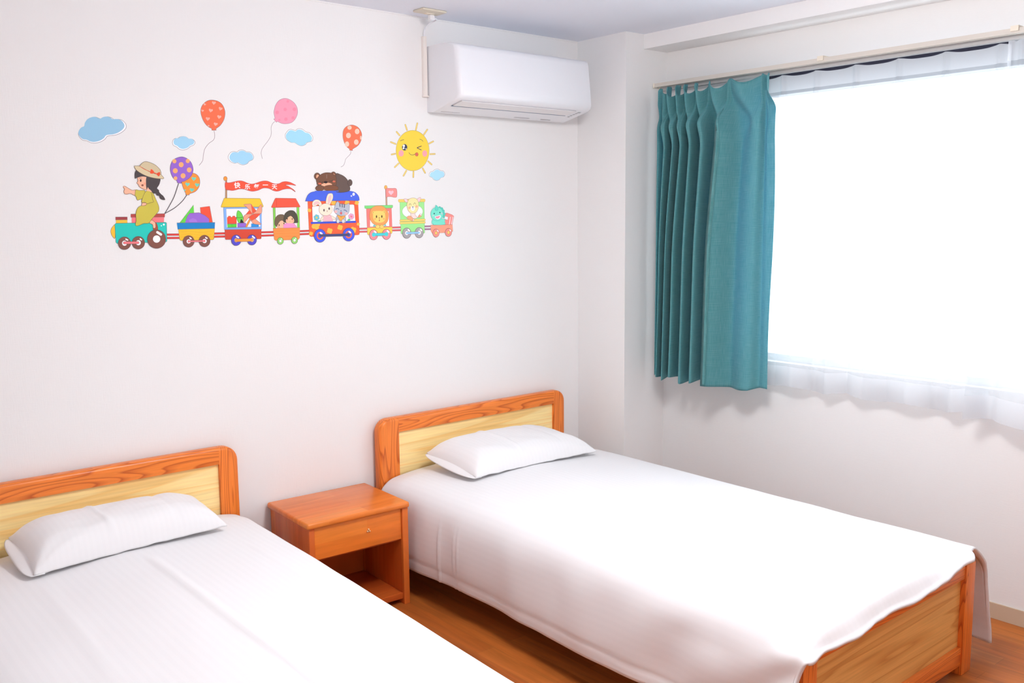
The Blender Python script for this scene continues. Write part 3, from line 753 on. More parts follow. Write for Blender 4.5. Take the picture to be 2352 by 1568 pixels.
a.line([(1218, 442), (1238, 464), (1265, 470), (1296, 456)], D, .0017); a.oval(1308, 463, 17, 20, (235, 115, 98), (150, 70, 60)); a.line([(1298, 456), (1318, 470)], (160, 70, 60), .001)
a.done('face', t)

# the train, one long decal
tr = sticker('train_sticker', 'long colourful cartoon train wall sticker carrying a girl and animals', 'wall sticker', None, Z2, 0, 1140)
RED = (228, 66, 60)
for T_, w_, c_, lst in ((Z1, 17, RED, (((870, 1328), (990, 1327)), ((870, 1358), (990, 1357)), ((1298, 1318), (1400, 1316)), ((1298, 1346), (1400, 1344)))),
                      (Z2, 26, RED, (((735, 1031), (930, 1026)), ((735, 1083), (930, 1076)), ((1330, 1013), (1490, 1006)), ((1330, 1061), (1490, 1054)))),
                      (Z3, 17, (236, 100, 105), (((655, 1300), (757, 1297)), ((655, 1334), (757, 1331)), ((1028, 1286), (1132, 1283)), ((1028, 1318), (1132, 1315)))),
                      (Z3, 15, (178, 122, 160), (((1394, 1273), (1472, 1271)), ((1394, 1305), (1472, 1303))))):
    for p in lst:
        a = Art(T_); a.pill(*p, w_, c_, INK); a.done('coupling_bar', tr)
def wheel(T, u, v, ru, rv, c, hub, hr, par, shine=None, ring=None, k=80):
    a = Art(T, k); a.oval(u, v, ru, rv, c, (95, 75, 80), .0013, 34)
    if ring: a.oval(u, v, ring[0], ring[1], ring[2])
    if hub: a.oval(u, v, hr[0], hr[1], hub, (120, 100, 105), .0009)
    if shine: a.pill(shine[0], shine[1], shine[2], WHITE)
    return a.done('wheel', par)
def rod(T, p, q, w, c, par, knob=0, k=95):
    a = Art(T, k)
    a.pill(p, q, w, c, (120, 90, 95), .001)
    if knob:
        a.oval(p[0], p[1], knob, knob*1.15, c); a.oval(q[0], q[1], knob, knob*1.15, c)
    return a.done('rod', par)
# locomotive
a = Art(ZB, 2)
a.fill([(172, 1120), (135, 1140), (108, 1185), (103, 1235), (125, 1295), (172, 1327)], (252, 200, 62))
a.hard([(188, 1030), (372, 1030), (374, 1085), (188, 1088)], (250, 198, 66)); a.hard([(180, 985), (373, 984), (374, 1030), (180, 1032)], (166, 66, 70))
a.hard([(445, 985), (975, 985), (970, 1078), (445, 1084)], (252, 128, 134)); a.hard([(430, 937), (988, 930), (985, 985), (430, 990)], (188, 76, 72))
a.hard([(168, 1112), (176, 1095), (192, 1088), (998, 1072), (1014, 1080), (1022, 1375), (1010, 1392), (206, 1418), (186, 1402)], (40, 206, 192), (95, 105, 105))
a.oval(970, 1108, 15, 15, WHITE); a.oval(930, 1128, 9, 9, WHITE)
lo = a.done('locomotive', tr)
BR = (134, 86, 74)
wheel(ZB, 325, 1413, 103, 104, BR, WHITE, (42, 44), lo, ((347, 1346), (376, 1362), 22)); wheel(ZB, 552, 1405, 103, 104, BR, WHITE, (42, 44), lo, ((582, 1342), (602, 1357), 22))
wheel(ZB, 850, 1345, 150, 152, BR, WHITE, (62, 62), lo, ((862, 1234), (920, 1270), 40))
rod(ZB, (322, 1407), (543, 1404), 38, (252, 128, 134), lo)
# girl
SK, DR, HR = (246, 190, 160), (207, 194, 78), (78, 70, 72)
a = Art(ZB, 60); DK = (125, 105, 70)
a.fill([(735, 1080), (770, 1035), (835, 1085), (838, 1140), (822, 1170), (795, 1168), (785, 1110)], SK, (150, 100, 80))
a.fill([(836, 1080), (858, 1110), (870, 1170), (862, 1205), (832, 1225), (805, 1208), (796, 1167), (824, 1170), (836, 1145)], (168, 84, 62), (120, 60, 45))
a.fill([(512, 545), (455, 548), (400, 522), (345, 488), (318, 480), (304, 492), (326, 528), (315, 560), (325, 600), (360, 612), (420, 600), (500, 628)], SK, (150, 100, 80))
a.fill([(510, 542), (560, 550), (600, 550), (660, 558), (645, 640), (605, 690), (575, 698), (545, 710), (525, 690), (518, 655), (497, 630)], DR, DK)
a.fill([(690, 560), (770, 580), (800, 610), (840, 700), (885, 810), (885, 880), (850, 930), (800, 985), (760, 1035), (720, 1085), (640, 1090), (580, 1115), (530, 1130), (505, 1110), (515, 1040), (510, 940), (525, 870), (560, 820), (620, 795), (680, 785), (650, 700)], DR, DK)
a.fill([(618, 755), (610, 800), (670, 792), (684, 760)], SK, (150, 100, 80))
a.fill([(655, 590), (690, 558), (730, 555), (765, 595), (785, 700), (800, 738), (745, 752), (700, 768), (660, 746), (605, 745), (622, 670)], DR, DK)
a.fill([(690, 500), (722, 500), (772, 560), (772, 580), (720, 562), (690, 556)], SK, None)
a.fill([(535, 338), (545, 390), (526, 430), (550, 448), (570, 488), (620, 520), (690, 525), (705, 330), (600, 310)], SK, (150, 100, 80))
a.fill([(690, 325), (790, 335), (905, 355), (905, 420), (885, 470), (858, 515), (888, 545), (893, 575), (925, 612), (960, 642), (990, 700), (945, 702), (905, 680), (888, 640), (850, 630), (836, 602), (790, 597), (760, 555), (722, 522), (706, 498), (688, 535), (676, 440)], HR, None)
a.fill([(490, 300), (497, 250), (525, 212), (600, 215), (690, 270), (725, 335), (620, 322), (530, 343), (498, 356)], HR, None)
a.fill([(576, 158), (600, 118), (650, 82), (720, 88), (820, 130), (890, 190), (915, 230), (920, 290), (850, 285), (740, 245), (650, 198)], (214, 198, 162), (120, 100, 80))
a.fill([(487, 155), (520, 150), (575, 157), (700, 228), (820, 278), (910, 288), (942, 312), (968, 352), (920, 360), (820, 350), (700, 320), (590, 268), (510, 208)], (220, 203, 164), (120, 100, 80))
a.line([(572, 154), (650, 204), (745, 243)], (232, 80, 45), .0016)
a.fill([(745, 250), (760, 202), (800, 232), (806, 255), (790, 275), (748, 272)], (240, 84, 48), None); a.fill([(845, 275), (900, 250), (905, 290), (885, 320), (850, 292)], (232, 80, 45), None); a.line([(798, 254), (850, 280)], (240, 84, 48), .003)
a.oval(590, 388, 13, 23, (55, 45, 48)); a.oval(618, 466, 19, 16, (150, 86, 70)); a.oval(655, 440, 22, 20, (250, 170, 142)); a.line([(560, 352), (590, 345), (612, 350)], (120, 80, 70), .001)
a.done('girl', tr)
# balloons tied to the locomotive
def tied(body, c, string, deco, label, k=20):
    a = Art(Z1, k); a.line(string, (88, 82, 86), .0026); a.fill(body, c, (110, 90, 120)); deco(a); a.done('balloon', tr, label)
def hd(a):
    for u, v in ((1117, 825), (1060, 875), (1147, 880), (1100, 925), (1036, 927)): a.heart(u, v, 20 if u != 1036 else 9, (112, 212, 190), .1)
tied([(1100, 775), (1140, 785), (1165, 815), (1172, 860), (1160, 905), (1130, 940), (1080, 960), (1076, 970), (1045, 968), (1045, 957), (1020, 900), (1010, 840), (1050, 800)], (252, 152, 58), [(1056, 968), (1010, 1030), (940, 1090), (855, 1138)], hd, 'orange balloon with teal hearts')
def dd(a):
    for u, v, r in ((1003, 698, 22), (950, 753, 22), (1075, 745, 21), (1020, 798, 22), (942, 667, 18), (1062, 665, 18), (952, 820, 16)): a.oval(u, v, r, r*1.05, (250, 178, 116))
tied([(905, 740), (912, 690), (940, 650), (1000, 628), (1050, 640), (1090, 675), (1110, 730), (1105, 775), (1080, 815), (1035, 845), (1004, 853), (1005, 865), (970, 860), (966, 845), (935, 820), (915, 785)], (152, 104, 208), [(980, 866), (940, 985), (890, 1080), (855, 1138)], dd, 'purple balloon with orange dots', 40)
# wagon with building shapes
a = Art(Z1, 2)
a.hard([(1115, 1060), (990, 1222), (1125, 1222)], (102, 220, 78)); a.hard([(1175, 1083), (1260, 1072), (1286, 1215), (1188, 1222)], (250, 86, 62))
a.hard([(1038, 1222), (1060, 1160), (1080, 1135), (1165, 1130), (1220, 1155), (1255, 1185), (1255, 1220)], (156, 108, 215)); a.hard([(1072, 1195), (1110, 1180), (1140, 1192), (1150, 1215), (1080, 1215)], (172, 125, 222), None)
a.hard([(978, 1280), (1306, 1273), (1297, 1368), (1288, 1374), (1002, 1382), (990, 1374)], (250, 196, 52)); a.hard([(965, 1222), (1308, 1218), (1305, 1272), (972, 1280)], (30, 134, 202))
for q in (1305, 1330, 1352): a.line([(1000, q), (1080, q-8), (1180, q+3), (1285, q-9)], (224, 166, 40), .0007)
w1 = a.done('wagon', tr, 'yellow and blue wagon')
for u, v in ((1070, 1388), (1213, 1385)): wheel(Z1, u, v, 50, 52, BR, WHITE, (20, 20), w1, ((u+10, v-32), (u+22, v-24), 11))
rod(Z1, (1070, 1388), (1210, 1384), 13, (252, 130, 134), w1, 10)
# wagon with blocks and pinwheel
a = Art(Z2, 2)
a.hard([(188, 225), (208, 225), (210, 510), (184, 510)], (192, 144, 100)); a.oval(185, 202, 29, 34, (250, 156, 64), INK)
LB = (132, 182, 250)
a.hard([(155, 645), (742, 640), (745, 985), (170, 990)], LB, (100, 120, 160)); a.hard([(197, 666), (702, 660), (727, 945), (208, 960)], (250, 246, 250), (100, 120, 160))
a.hard([(212, 800), (226, 797), (230, 780), (264, 780), (272, 797), (290, 797), (297, 780), (330, 778), (338, 795), (355, 797), (358, 897), (215, 900)], (250, 86, 60)); a.hard([(215, 905), (358, 902), (358, 950), (218, 956)], (92, 214, 70)); a.line([(285, 905), (287, 952)], (60, 160, 50), .0008)
a.fill([(358, 800), (360, 740), (377, 696), (412, 712), (440, 750), (456, 790), (462, 835), (468, 880), (400, 885), (372, 850)], (112, 216, 80), (60, 120, 50)); a.line([(357, 800), (410, 806), (458, 790)], (40, 60, 40), .0012); a.fill([(414, 890), (418, 850), (430, 826), (466, 880), (446, 892)], (38, 34, 40), None)
a.hard([(372, 888), (500, 886), (507, 930), (490, 950), (372, 952)], (150, 106, 215)); a.hard([(585, 897), (700, 905), (698, 946), (582, 950)], (48, 148, 226))
a.hard([(175, 990), (740, 982), (738, 1122), (728, 1132), (192, 1144), (182, 1134)], (214, 76, 56))
a.hard([(165, 508), (172, 503), (715, 510), (724, 518), (770, 630), (764, 638), (122, 643), (117, 634)], (254, 205, 62), (150, 120, 60))
a.pill((560, 840), (508, 940), 26, (250, 156, 62), INK)
LT, DKR = (250, 164, 134), (246, 92, 62)
a.fill([(470, 606), (530, 594), (580, 597), (600, 640), (606, 745), (556, 690), (510, 640)], LT); a.hard([(580, 597), (666, 705), (605, 748)], DKR)
a.hard([(605, 748), (738, 738), (660, 812)], DKR); a.fill([(605, 745), (660, 700), (735, 600), (748, 690), (735, 738), (680, 742)], LT)
a.fill([(545, 797), (605, 752), (655, 830), (736, 906), (625, 900), (580, 850)], LT); a.hard([(605, 750), (664, 810), (655, 815), (590, 850), (545, 797)], DKR)
a.fill([(465, 798), (500, 757), (600, 748), (545, 800), (470, 882)], LT); a.hard([(603, 746), (555, 686), (500, 752)], DKR)
a.oval(604, 748, 9, 9, (250, 190, 130), INK)
w2 = a.done('wagon', tr, 'red and yellow wagon of toy blocks with a pinwheel')
PU = (86, 78, 204)
wheel(Z2, 350, 1152, 75, 83, PU, (245, 200, 150), (30, 33), w2, ((356, 1094), (384, 1112), 22)); wheel(Z2, 593, 1147, 72, 80, PU, (245, 200, 150), (30, 33), w2, ((602, 1092), (632, 1118), 22))
rod(Z2, (350, 1155), (585, 1147), 44, (250, 156, 62), w2)
a = Art(ZD, 30)
a.fill([(205, 342), (280, 350), (370, 340), (460, 318), (560, 298), (640, 298), (710, 318), (800, 358), (880, 380), (960, 380), (1060, 350), (1150, 318), (1250, 300), (1340, 305), (1420, 335), (1490, 365), (1570, 382), (1660, 370), (1740, 330), (1830, 315), (1930, 330), (2010, 362), (2108, 420), (2000, 402), (1900, 398), (1815, 410), (1900, 440), (1980, 490), (2050, 540), (2095, 590), (2000, 525), (1930, 508), (1850, 510), (1750, 530), (1660, 565), (1580, 575), (1500, 555), (1400, 505), (1300, 488), (1210, 495), (1100, 545), (1000, 570), (920, 575), (830, 555), (740, 525), (660, 510), (570, 515), (500, 535), (400, 555), (320, 545), (212, 515)], (251, 88, 62), (190, 75, 80), .0016)
ban = a.done('banner', tr)
for ch, u, v, s_ in (('快', 525, 415, 168), ('乐', 800, 455, 150), ('每', 1046, 452, 150), ('一', 1284, 408, 150), ('天', 1530, 460, 150)):
    c = bpy.data.curves.new('lettering', 'FONT'); c.body = ch; c.align_x = 'CENTER'; c.align_y = 'CENTER'; c.size = 1.0; c.offset = .022; c.resolution_u = 3
    tmp = bpy.data.objects.new('lettering', c); COL.objects.link(tmp)
    bpy.context.view_layer.update()
    me = bpy.data.meshes.new_from_object(tmp.evaluated_get(bpy.context.evaluated_depsgraph_get()))
    bpy.data.objects.remove(tmp); bpy.data.curves.remove(c)
    xs = [q.co.x for q in me.vertices]; ys = [q.co.y for q in me.vertices]
    mx, my = (min(xs)+max(xs))/2, (min(ys)+max(ys))/2
    sc_ = s_/1.0
    for q in me.vertices:
        p = wp(ZD, u+(q.co.x-mx)*sc_, v-(q.co.y-my)*sc_); q.co = (p.x, -.0014, p.y)
    put('lettering', me, vinyl(WHITE), ban)
# wagon with two children
a = Art(Z2, 2); GR = (138, 216, 88)
a.hard([(920, 648), (955, 648), (962, 968), (930, 968)], GR); a.hard([(1285, 643), (1322, 643), (1332, 962), (1297, 962)], GR)
a.fill([(945, 900), (950, 830), (985, 775), (1040, 755), (1095, 775), (1105, 880), (1060, 945), (990, 948), (955, 925)], (118, 98, 78), (80, 70, 60)); a.fill([(1046, 850), (1100, 878), (1100, 968), (985, 968), (1002, 900)], (250, 196, 160), None)
a.oval(1088, 893, 9, 11, (70, 50, 45)); a.oval(1015, 918, 9, 11, (70, 50, 45)); a.oval(1010, 945, 15, 10, (250, 160, 140))
a.hard([(1080, 915), (1130, 888), (1240, 888), (1285, 948), (1285, 972), (1085, 972)], (250, 154, 206), (190, 110, 160))
a.fill([(1078, 845), (1098, 750), (1150, 702), (1200, 690), (1250, 705), (1295, 770), (1308, 860), (1303, 882), (1250, 888), (1170, 890), (1092, 875)], (84, 78, 68), None)
a.fill([(1190, 778), (1235, 820), (1246, 850), (1230, 886), (1150, 890), (1120, 868), (1126, 828)], (250, 198, 158), None); a.oval(1140, 823, 9, 11, (70, 50, 45)); a.oval(1217, 825, 9, 11, (70, 50, 45)); a.oval(1135, 850, 14, 10, (250, 165, 150)); a.oval(1225, 852, 14, 10, (250, 165, 150)); a.line([(1165, 860), (1180, 864), (1195, 860)], (190, 110, 90), .0008)
a.hard([(920, 970), (1335, 960), (1332, 1115), (1312, 1140), (962, 1156), (940, 1140)], (254, 152, 78), (180, 110, 70))
for q in (1010, 1050, 1095): a.line([(935, q+4), (1325, q-8)], (222, 124, 56), .0007)
a.hard([(955, 508), (962, 504), (1270, 508), (1338, 632), (1334, 640), (900, 648), (893, 640)], (250, 92, 70), (170, 70, 60)); a.line([(972, 510), (978, 645)], (190, 60, 50), .0012)
w3 = a.done('wagon', tr, 'orange wagon with a red roof and two children')
for u, v in ((1032, 1163), (1250, 1153)): wheel(Z2, u, v, 48, 53, (150, 220, 112), WHITE, (20, 22), w3, ((u+14, v-32), (u+20, v-26), 12))
# big wagon with the bear, the rabbit and the cat
a = Art(Z2, 2); BL = (78, 108, 232); YL = (255, 192, 80)
a.hard([(1455, 545), (2232, 540), (2255, 1045), (2250, 1062), (2232, 1070), (1505, 1096), (1488, 1085), (1480, 1050)], (251, 104, 66), (170, 80, 70))
def bloom(u, v, r):
    for k in range(4):
        q = PI/4+k*PI/2+.3; a.oval(u+r*.55*math.cos(q), v+r*.55*math.sin(q), r*.62, r*.62, YL, None, 0, 14)
for u, v, r in ((1580, 925, 58), (1795, 1008, 40), (1955, 955, 38), (2158, 995, 44), (1482, 692, 26), (2236, 905, 22), (1855, 575, 34), (2062, 575, 34), (2212, 575, 30), (1505, 1050, 28)): bloom(u, v, r)
a.fill([(1522, 640), (1540, 626), (2150, 600), (2172, 612), (2190, 850), (2180, 862), (1545, 878), (1530, 866)], (255, 251, 252), (150, 110, 110), .0012, False)
a.fill([(1425, 538), (1435, 500), (1470, 440), (1540, 405), (1700, 392), (1900, 386), (2050, 388), (2170, 408), (2230, 458), (2250, 512), (2235, 542), (2100, 540), (1800, 545), (1450, 550)], BL, (80, 90, 160))
a.oval(2163, 443, 19, 23, WHITE); a.oval(2128, 470, 10, 12, WHITE)
a.pill((1516, 886), (2188, 868), 30, (66, 88, 215), None)
w4 = a.done('wagon', tr, 'large orange-red wagon with a blue roof')
for u, v in ((1643, 1083), (2085, 1065)): wheel(Z2, u, v, 90, 102, (74, 98, 235), (66, 84, 215), (32, 36), w4, ((u+8, v-44), (u+26, v-30), 26), (52, 60, (251, 110, 80)))
rod(Z2, (1650, 1080), (2082, 1068), 36, (70, 80, 125), w4)
B1, B2 = (106, 88, 82), (122, 84, 66)
a = Art(Z2, 80)
a.fill([(1880, 140), (1960, 140), (2040, 190), (2085, 270), (2092, 392), (1870, 392)], B1, (70, 60, 60)); a.oval(2105, 265, 36, 50, B1, (70, 60, 60))
a.oval(1600, 165, 46, 52, B2, (70, 60, 60)); a.oval(1606, 172, 22, 33, (245, 178, 142)); a.oval(1850, 146, 42, 49, B2, (70, 60, 60)); a.oval(1852, 156, 20, 30, (245, 178, 142))
a.fill([(1590, 210), (1640, 150), (1700, 118), (1760, 110), (1830, 122), (1888, 175), (1897, 260), (1880, 310), (1800, 335), (1700, 330), (1610, 305), (1592, 255)], B2, (80, 60, 55))
a.line([(1745, 140), (1745, 200)], (150, 128, 118), .002)
a.fill([(1660, 302), (1700, 275), (1730, 263), (1800, 273), (1828, 300), (1750, 328)], (246, 180, 146), None); a.oval(1730, 258, 29, 18, (48, 40, 42)); a.oval(1640, 278, 26, 14, (214, 110, 84)); a.oval(1858, 246, 22, 14, (214, 110, 84))
a.line([(1630, 254), (1662, 264), (1692, 250)], (60, 45, 45), .0018); a.line([(1785, 240), (1815, 242), (1840, 226)], (60, 45, 45), .0018)
a.oval(1640, 350, 66, 45, B2, (80, 60, 55)); a.oval(1810, 348, 116, 46, (130, 84, 62), (80, 60, 55))
a.hard([(1565, 392), (1930, 388), (1930, 402), (1565, 402)], BL, None)
a.done('bear', w4)
CR = (251, 234, 212); CI = (190, 160, 140)
a = Art(Z2, 110)
a.fill([(1690, 780), (1645, 832), (1660, 850), (1704, 822)], CR, CI); a.fill([(1808, 772), (1880, 812), (1872, 832), (1822, 825)], CR, CI)
a.hard([(1704, 768), (1804, 764), (1845, 856), (1690, 862)], (251, 188, 198), (210, 140, 150))
a.fill([(1522, 600), (1530, 560), (1570, 530), (1620, 532), (1655, 565), (1674, 625), (1650, 645), (1612, 602), (1570, 628), (1535, 632)], CR, CI); a.fill([(1540, 596), (1570, 556), (1618, 556), (1640, 590), (1600, 592), (1562, 612)], (250, 200, 200), None)
a.fill([(1738, 600), (1735, 530), (1760, 450), (1800, 430), (1836, 442), (1840, 500), (1815, 560), (1785, 612)], CR, CI); a.fill([(1762, 580), (1768, 500), (1795, 458), (1815, 470), (1810, 530), (1785, 585)], (250, 200, 200), None)
a.oval(1730, 680, 105, 93, CR, CI); a.oval(1703, 690, 12, 20, (95, 78, 82)); a.oval(1783, 665, 12, 20, (95, 78, 82)); a.oval(1752, 702, 8, 6, (150, 110, 105)); a.line([(1752, 708), (1752, 722)], (150, 110, 105), .0008)
a.fill([(1700, 772), (1755, 790), (1805, 768), (1800, 792), (1755, 805), (1712, 798)], (252, 205, 210), (210, 140, 150), .0008)
a.done('rabbit', w4)
GY = (186, 193, 206); GI = (130, 130, 145)
a = Art(Z2, 110)
a.fill([(1910, 770), (2022, 770), (2042, 860), (2012, 886), (1985, 872), (1945, 872), (1915, 886), (1888, 850)], GY, GI)
a.fill([(1858, 690), (1878, 605), (1912, 553), (1958, 592), (2040, 602), (2088, 584), (2098, 640), (2086, 722), (2040, 768), (1960, 776), (1890, 742)], GY, GI)
for p, q in (((1945, 588), (1950, 632)), ((1984, 590), (1985, 640)), ((2020, 598), (2016, 646))): a.pill(p, q, 17, (112, 116, 132))
N = (60, 70, 130)
a.line([(1882, 674), (1908, 664), (1936, 678)], N, .0022); a.line([(2006, 688), (2034, 690), (2058, 714)], N, .0022)
a.oval(1886, 712, 22, 20, (255, 186, 186)); a.oval(2044, 742, 22, 20, (255, 186, 186)); a.oval(1965, 698, 8, 6, N); a.oval(1966, 735, 15, 19, (236, 110, 115), (170, 80, 90))
a.fill([(1908, 768), (1968, 782), (2030, 775), (2004, 820), (1985, 832), (1965, 856), (1940, 832), (1922, 800)], (255, 174, 84), (190, 130, 70)); a.oval(1966, 795, 10, 10, (250, 150, 60))
a.oval(1918, 858, 24, 30, (214, 220, 230), GI); a.oval(2000, 858, 24, 30, (214, 220, 230), GI)
a.done('cat', w4)
for u, v, c, c2 in ((1590, 803, (112, 208, 222), (250, 215, 90)), (2125, 787, (250, 172, 208), (240, 120, 130))):
    a = Art(Z2, 80)
    for k in range(6): a.oval(u+27*math.cos(k*PI/3+.3), v+30*math.sin(k*PI/3+.3), 18, 19, c, (140, 140, 160), .0008, 14)
    a.oval(u, v, 13, 14, c2)
    a.fill([(1600, 862), (1630, 845), (1662, 858), (1630, 866)] if u < 2000 else [(2062, 850), (2085, 822), (2112, 835), (2105, 850)], (90, 200, 140), None)
    a.done('flower', w4, 'teal flower' if u < 2000 else 'pink flower')
# lion wagon
a = Art(ZC, 2); PK = (250, 134, 128); PI_ = (180, 100, 105)
a.hard([(563, 250), (596, 250), (607, 625), (575, 625)], (204, 164, 138), (150, 125, 115)); a.oval(572, 205, 34, 46, (250, 186, 96), (170, 130, 90))
a.fill([(578, 240), (640, 230), (720, 230), (822, 245), (832, 415), (780, 441), (700, 424), (620, 424), (580, 436)], (252, 152, 148), PI_); a.heart(695, 328, 62, (254, 200, 212))
a.hard([(115, 695), (705, 685), (722, 1140), (135, 1155)], PK, PI_); a.hard([(205, 770), (640, 760), (655, 1118), (200, 1132)], (254, 251, 254), PI_)
a.hard([(70, 640), (725, 624), (736, 634), (730, 680), (715, 690), (100, 704), (76, 692)], (132, 228, 132), (110, 170, 115))
a.hard([(135, 1156), (722, 1136), (722, 1270), (700, 1292), (160, 1320), (138, 1300)], (255, 216, 92), (190, 150, 80))
w5 = a.done('wagon', tr, 'small pink and yellow wagon with a heart flag')
a = Art(ZC, 60)
a.hard([(275, 1095), (330, 1060), (320, 1130), (270, 1128)], (120, 210, 200), None); a.hard([(560, 1060), (585, 1110), (520, 1118)], (120, 210, 200), None)
a.fill([(188, 900), (215, 730), (300, 655), (400, 640), (500, 650), (570, 710), (625, 800), (630, 900), (610, 1000), (550, 1070), (450, 1098), (330, 1088), (238, 1020)], (255, 168, 98), (200, 130, 80))
for u, v in ((288, 800), (524, 790)): a.oval(u, v, 36, 40, (255, 212, 112)); a.oval(u, v+4, 17, 20, (120, 90, 60))
a.fill([(270, 850), (300, 772), (420, 756), (522, 780), (556, 860), (555, 960), (500, 1020), (410, 1036), (320, 1010), (274, 930)], (255, 216, 118), None)
a.oval(350, 893, 15, 32, (90, 66, 48)); a.oval(475, 890, 15, 32, (90, 66, 48)); a.oval(316, 948, 20, 20, (250, 172, 112)); a.oval(524, 946, 20, 20, (250, 172, 112)); a.oval(415, 922, 13, 9, (130, 90, 60)); a.line([(416, 928), (416, 958)], (130, 90, 60), .001); a.oval(418, 980, 12, 18, (240, 150, 110), (150, 90, 60), .0008)
a.oval(378, 1130, 48, 42, (255, 214, 120), (190, 150, 90)); a.oval(474, 1130, 48, 42, (255, 214, 120), (190, 150, 90))
a.done('lion', w5)
for u, v in ((283, 1320), (585, 1308)): wheel(ZC, u, v, 98, 120, (250, 150, 156), None, None, w5, ((u+20, v-82), (u+52, v-52), 36))
rod(ZC, (285, 1316), (582, 1304), 62, (78, 216, 222), w5, 44)
# green wagon with the spotted fawn
a = Art(ZC, 2); GN = (166, 240, 152); GO = (120, 175, 125)
a.hard([(900, 550), (1472, 540), (1486, 1270), (1470, 1282), (945, 1298), (930, 1285)], GN, GO); a.oval(1200, 770, 242, 165, (254, 251, 254), GO, .001, 36)
a.hard([(868, 495), (885, 488), (1480, 480), (1500, 500), (1490, 545), (880, 553), (866, 530)], (255, 216, 112), (200, 165, 100))
a.pill((918, 988), (1482, 968), 44, (255, 222, 118), (200, 165, 100)); a.pill((918, 1044), (1482, 1026), 44, (255, 222, 118), (200, 165, 100))
w6 = a.done('wagon', tr, 'green wagon with yellow bars')
a = Art(ZC, 60); FA = (251, 236, 172); FO = (190, 160, 130)
a.fill([(1160, 800), (1255, 795), (1262, 860), (1310, 905), (1270, 940), (1190, 930), (1165, 900)], (251, 226, 222), FO)
a.fill([(1062, 930), (1085, 885), (1150, 878), (1210, 935), (1225, 960), (1212, 1000), (1150, 975)], (250, 174, 130), FO); a.fill([(1325, 915), (1345, 862), (1385, 835), (1412, 868), (1372, 905)], (250, 174, 130), FO); a.fill([(1365, 842), (1385, 822), (1415, 862), (1402, 872)], WHITE, FO)
a.fill([(1215, 952), (1235, 950), (1228, 985), (1208, 1000)], WHITE, FO)
a.fill([(998, 478), (1050, 478), (1088, 522), (1055, 562), (1015, 530)], (251, 214, 220), FO); a.fill([(1298, 490), (1386, 440), (1368, 540), (1330, 548)], (251, 214, 220), FO)
a.fill([(1065, 600), (1110, 490), (1200, 455), (1290, 480), (1336, 570), (1330, 700), (1280, 790), (1190, 816), (1110, 770), (1075, 690)], FA, FO)
a.oval(1203, 705, 48, 56, WHITE); a.oval(1203, 668, 17, 12, (70, 70, 100)); a.line([(1203, 680), (1203, 712)], (120, 140, 180), .0011); a.line([(1178, 718), (1203, 712), (1228, 718)], (120, 140, 180), .0011)
a.line([(1115, 632), (1128, 594), (1150, 594), (1165, 628)], (120, 130, 90), .0016); a.line([(1220, 610), (1238, 574), (1258, 576), (1274, 608)], (120, 130, 90), .0016)
a.oval(1125, 685, 29, 30, (252, 186, 150)); a.oval(1290, 655, 28, 30, (252, 186, 150))
a.done('fawn', w6)
for u, v, r in ((1062, 1280, 100), (1352, 1270, 98)): wheel(ZC, u, v, r, 122, (172, 168, 170), WHITE, (44, 52), w6, ((u+34, v-80), (u+58, v-52), 36))
rod(ZC, (1066, 1280), (1345, 1270), 46, (152, 206, 250), w6, 22)
# little coral wagon with the green dinosaur
a = Art(ZC, 2); CO = (252, 166, 138); CK = (190, 115, 105)
a.fill([(1985, 810), (2010, 805), (2130, 850), (2170, 878), (2130, 1085), (1970, 1085), (1955, 880)], (246, 150, 142), CK, .0011, False); a.hard([(1955, 878), (2036, 902), (2026, 968), (1950, 948)], (246, 244, 248), CK, .0008)
a.hard([(2085, 900), (2098, 900), (2070, 1080), (2055, 1080)], (246, 240, 244), None); a.hard([(2140, 900), (2152, 895), (2122, 1080), (2108, 1080)], (246, 240, 244), None)
a.hard([(1625, 1092), (2138, 1080), (2146, 1235), (2112, 1262), (1662, 1282), (1632, 1232)], CO, CK)
w7 = a.done('wagon', tr, 'small coral wagon at the end of the train')
for u, v in ((1748, 1278), (2040, 1265)): wheel(ZC, u, v, 76, 95, (250, 152, 142), (255, 214, 112), (30, 38), w7, ((u+34, v-62), (u+50, v-38), 24))
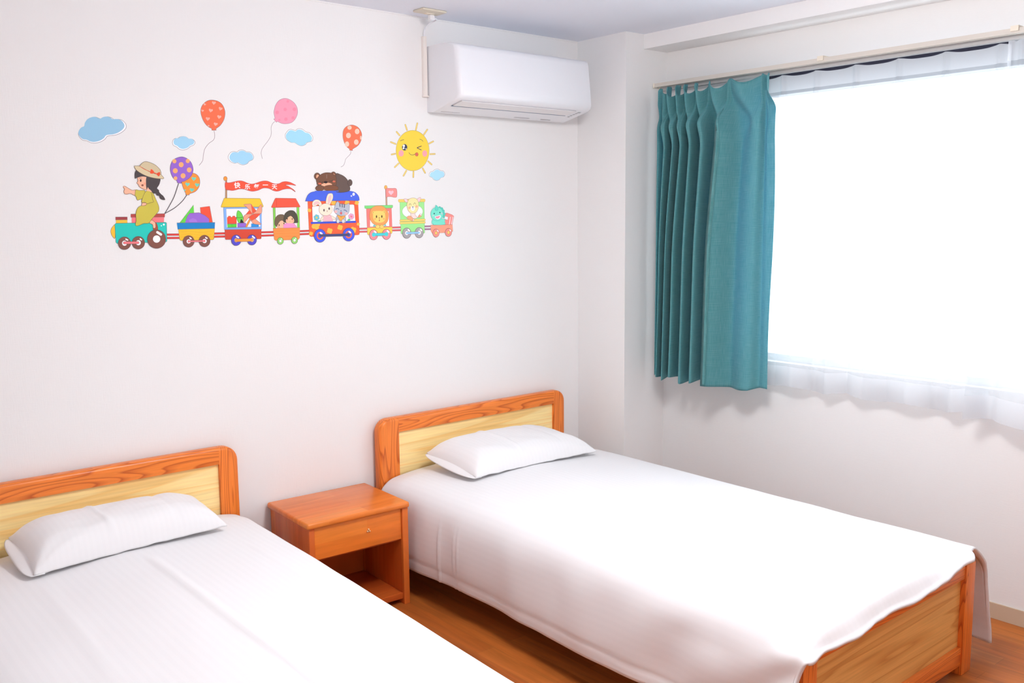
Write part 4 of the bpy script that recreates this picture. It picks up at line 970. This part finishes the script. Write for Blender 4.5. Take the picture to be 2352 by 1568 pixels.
a = Art(ZC, 60); DN = (128, 236, 212); DO = (90, 190, 175)
for u, v, r in ((1835, 690, 30), (1885, 715, 30), (1922, 765, 28), (1940, 830, 28), (1930, 895, 26)): a.oval(u, v, r, r*1.2, (96, 214, 196), DO)
a.fill([(1680, 960), (1900, 945), (1965, 968), (1945, 1000), (1950, 1078), (1690, 1084), (1690, 1060), (1650, 1050)], DN, DO)
a.oval(1770, 832, 145, 160, DN, DO, .0012, 36); a.fill([(1722, 730), (1735, 650), (1748, 622), (1795, 672), (1792, 735), (1758, 750)], (108, 224, 206), DO)
a.oval(1705, 822, 14, 17, (50, 90, 100)); a.oval(1838, 797, 14, 17, (50, 90, 100)); a.oval(1680, 868, 24, 20, (190, 226, 214)); a.oval(1885, 822, 18, 20, (215, 210, 214))
a.fill([(1718, 892), (1760, 880), (1852, 862), (1842, 930), (1782, 958), (1735, 930)], WHITE, None); a.fill([(1738, 900), (1835, 880), (1820, 918), (1780, 936), (1750, 925)], (255, 150, 170), None)
a.done('dinosaur', w7)

# ------------------------------------------------------------------ light
wd = bpy.data.worlds.new('World'); SC.world = wd; wd.use_nodes = True
bg = wd.node_tree.nodes['Background']; bg.inputs[0].default_value = (.86, .93, 1.0, 1); bg.inputs[1].default_value = 6.0
pl = bpy.data.lights.new('window_portal', 'AREA'); pl.shape = 'RECTANGLE'; pl.size = abs(WY1-WY0); pl.size_y = WZ1-WZ0
po = bpy.data.objects.new('window_portal', pl); COL.objects.link(po); po.location = (XW+.15, (WY0+WY1)/2, (WZ0+WZ1)/2)
po.rotation_euler = Vector((-1, 0, 0)).to_track_quat('-Z', 'Y').to_euler(); pl.cycles.is_portal = True
SC.view_settings.view_transform = 'Standard'; SC.view_settings.look = 'None'
SC.view_settings.exposure = -0.12; SC.view_settings.gamma = 1.0; SC.view_settings.use_curve_mapping = False
SC.cycles.use_denoising = True
SC.cycles.max_bounces = 12; SC.cycles.diffuse_bounces = 8; SC.cycles.transparent_max_bounces = 16
SC.cycles.sample_clamp_indirect = 8.0
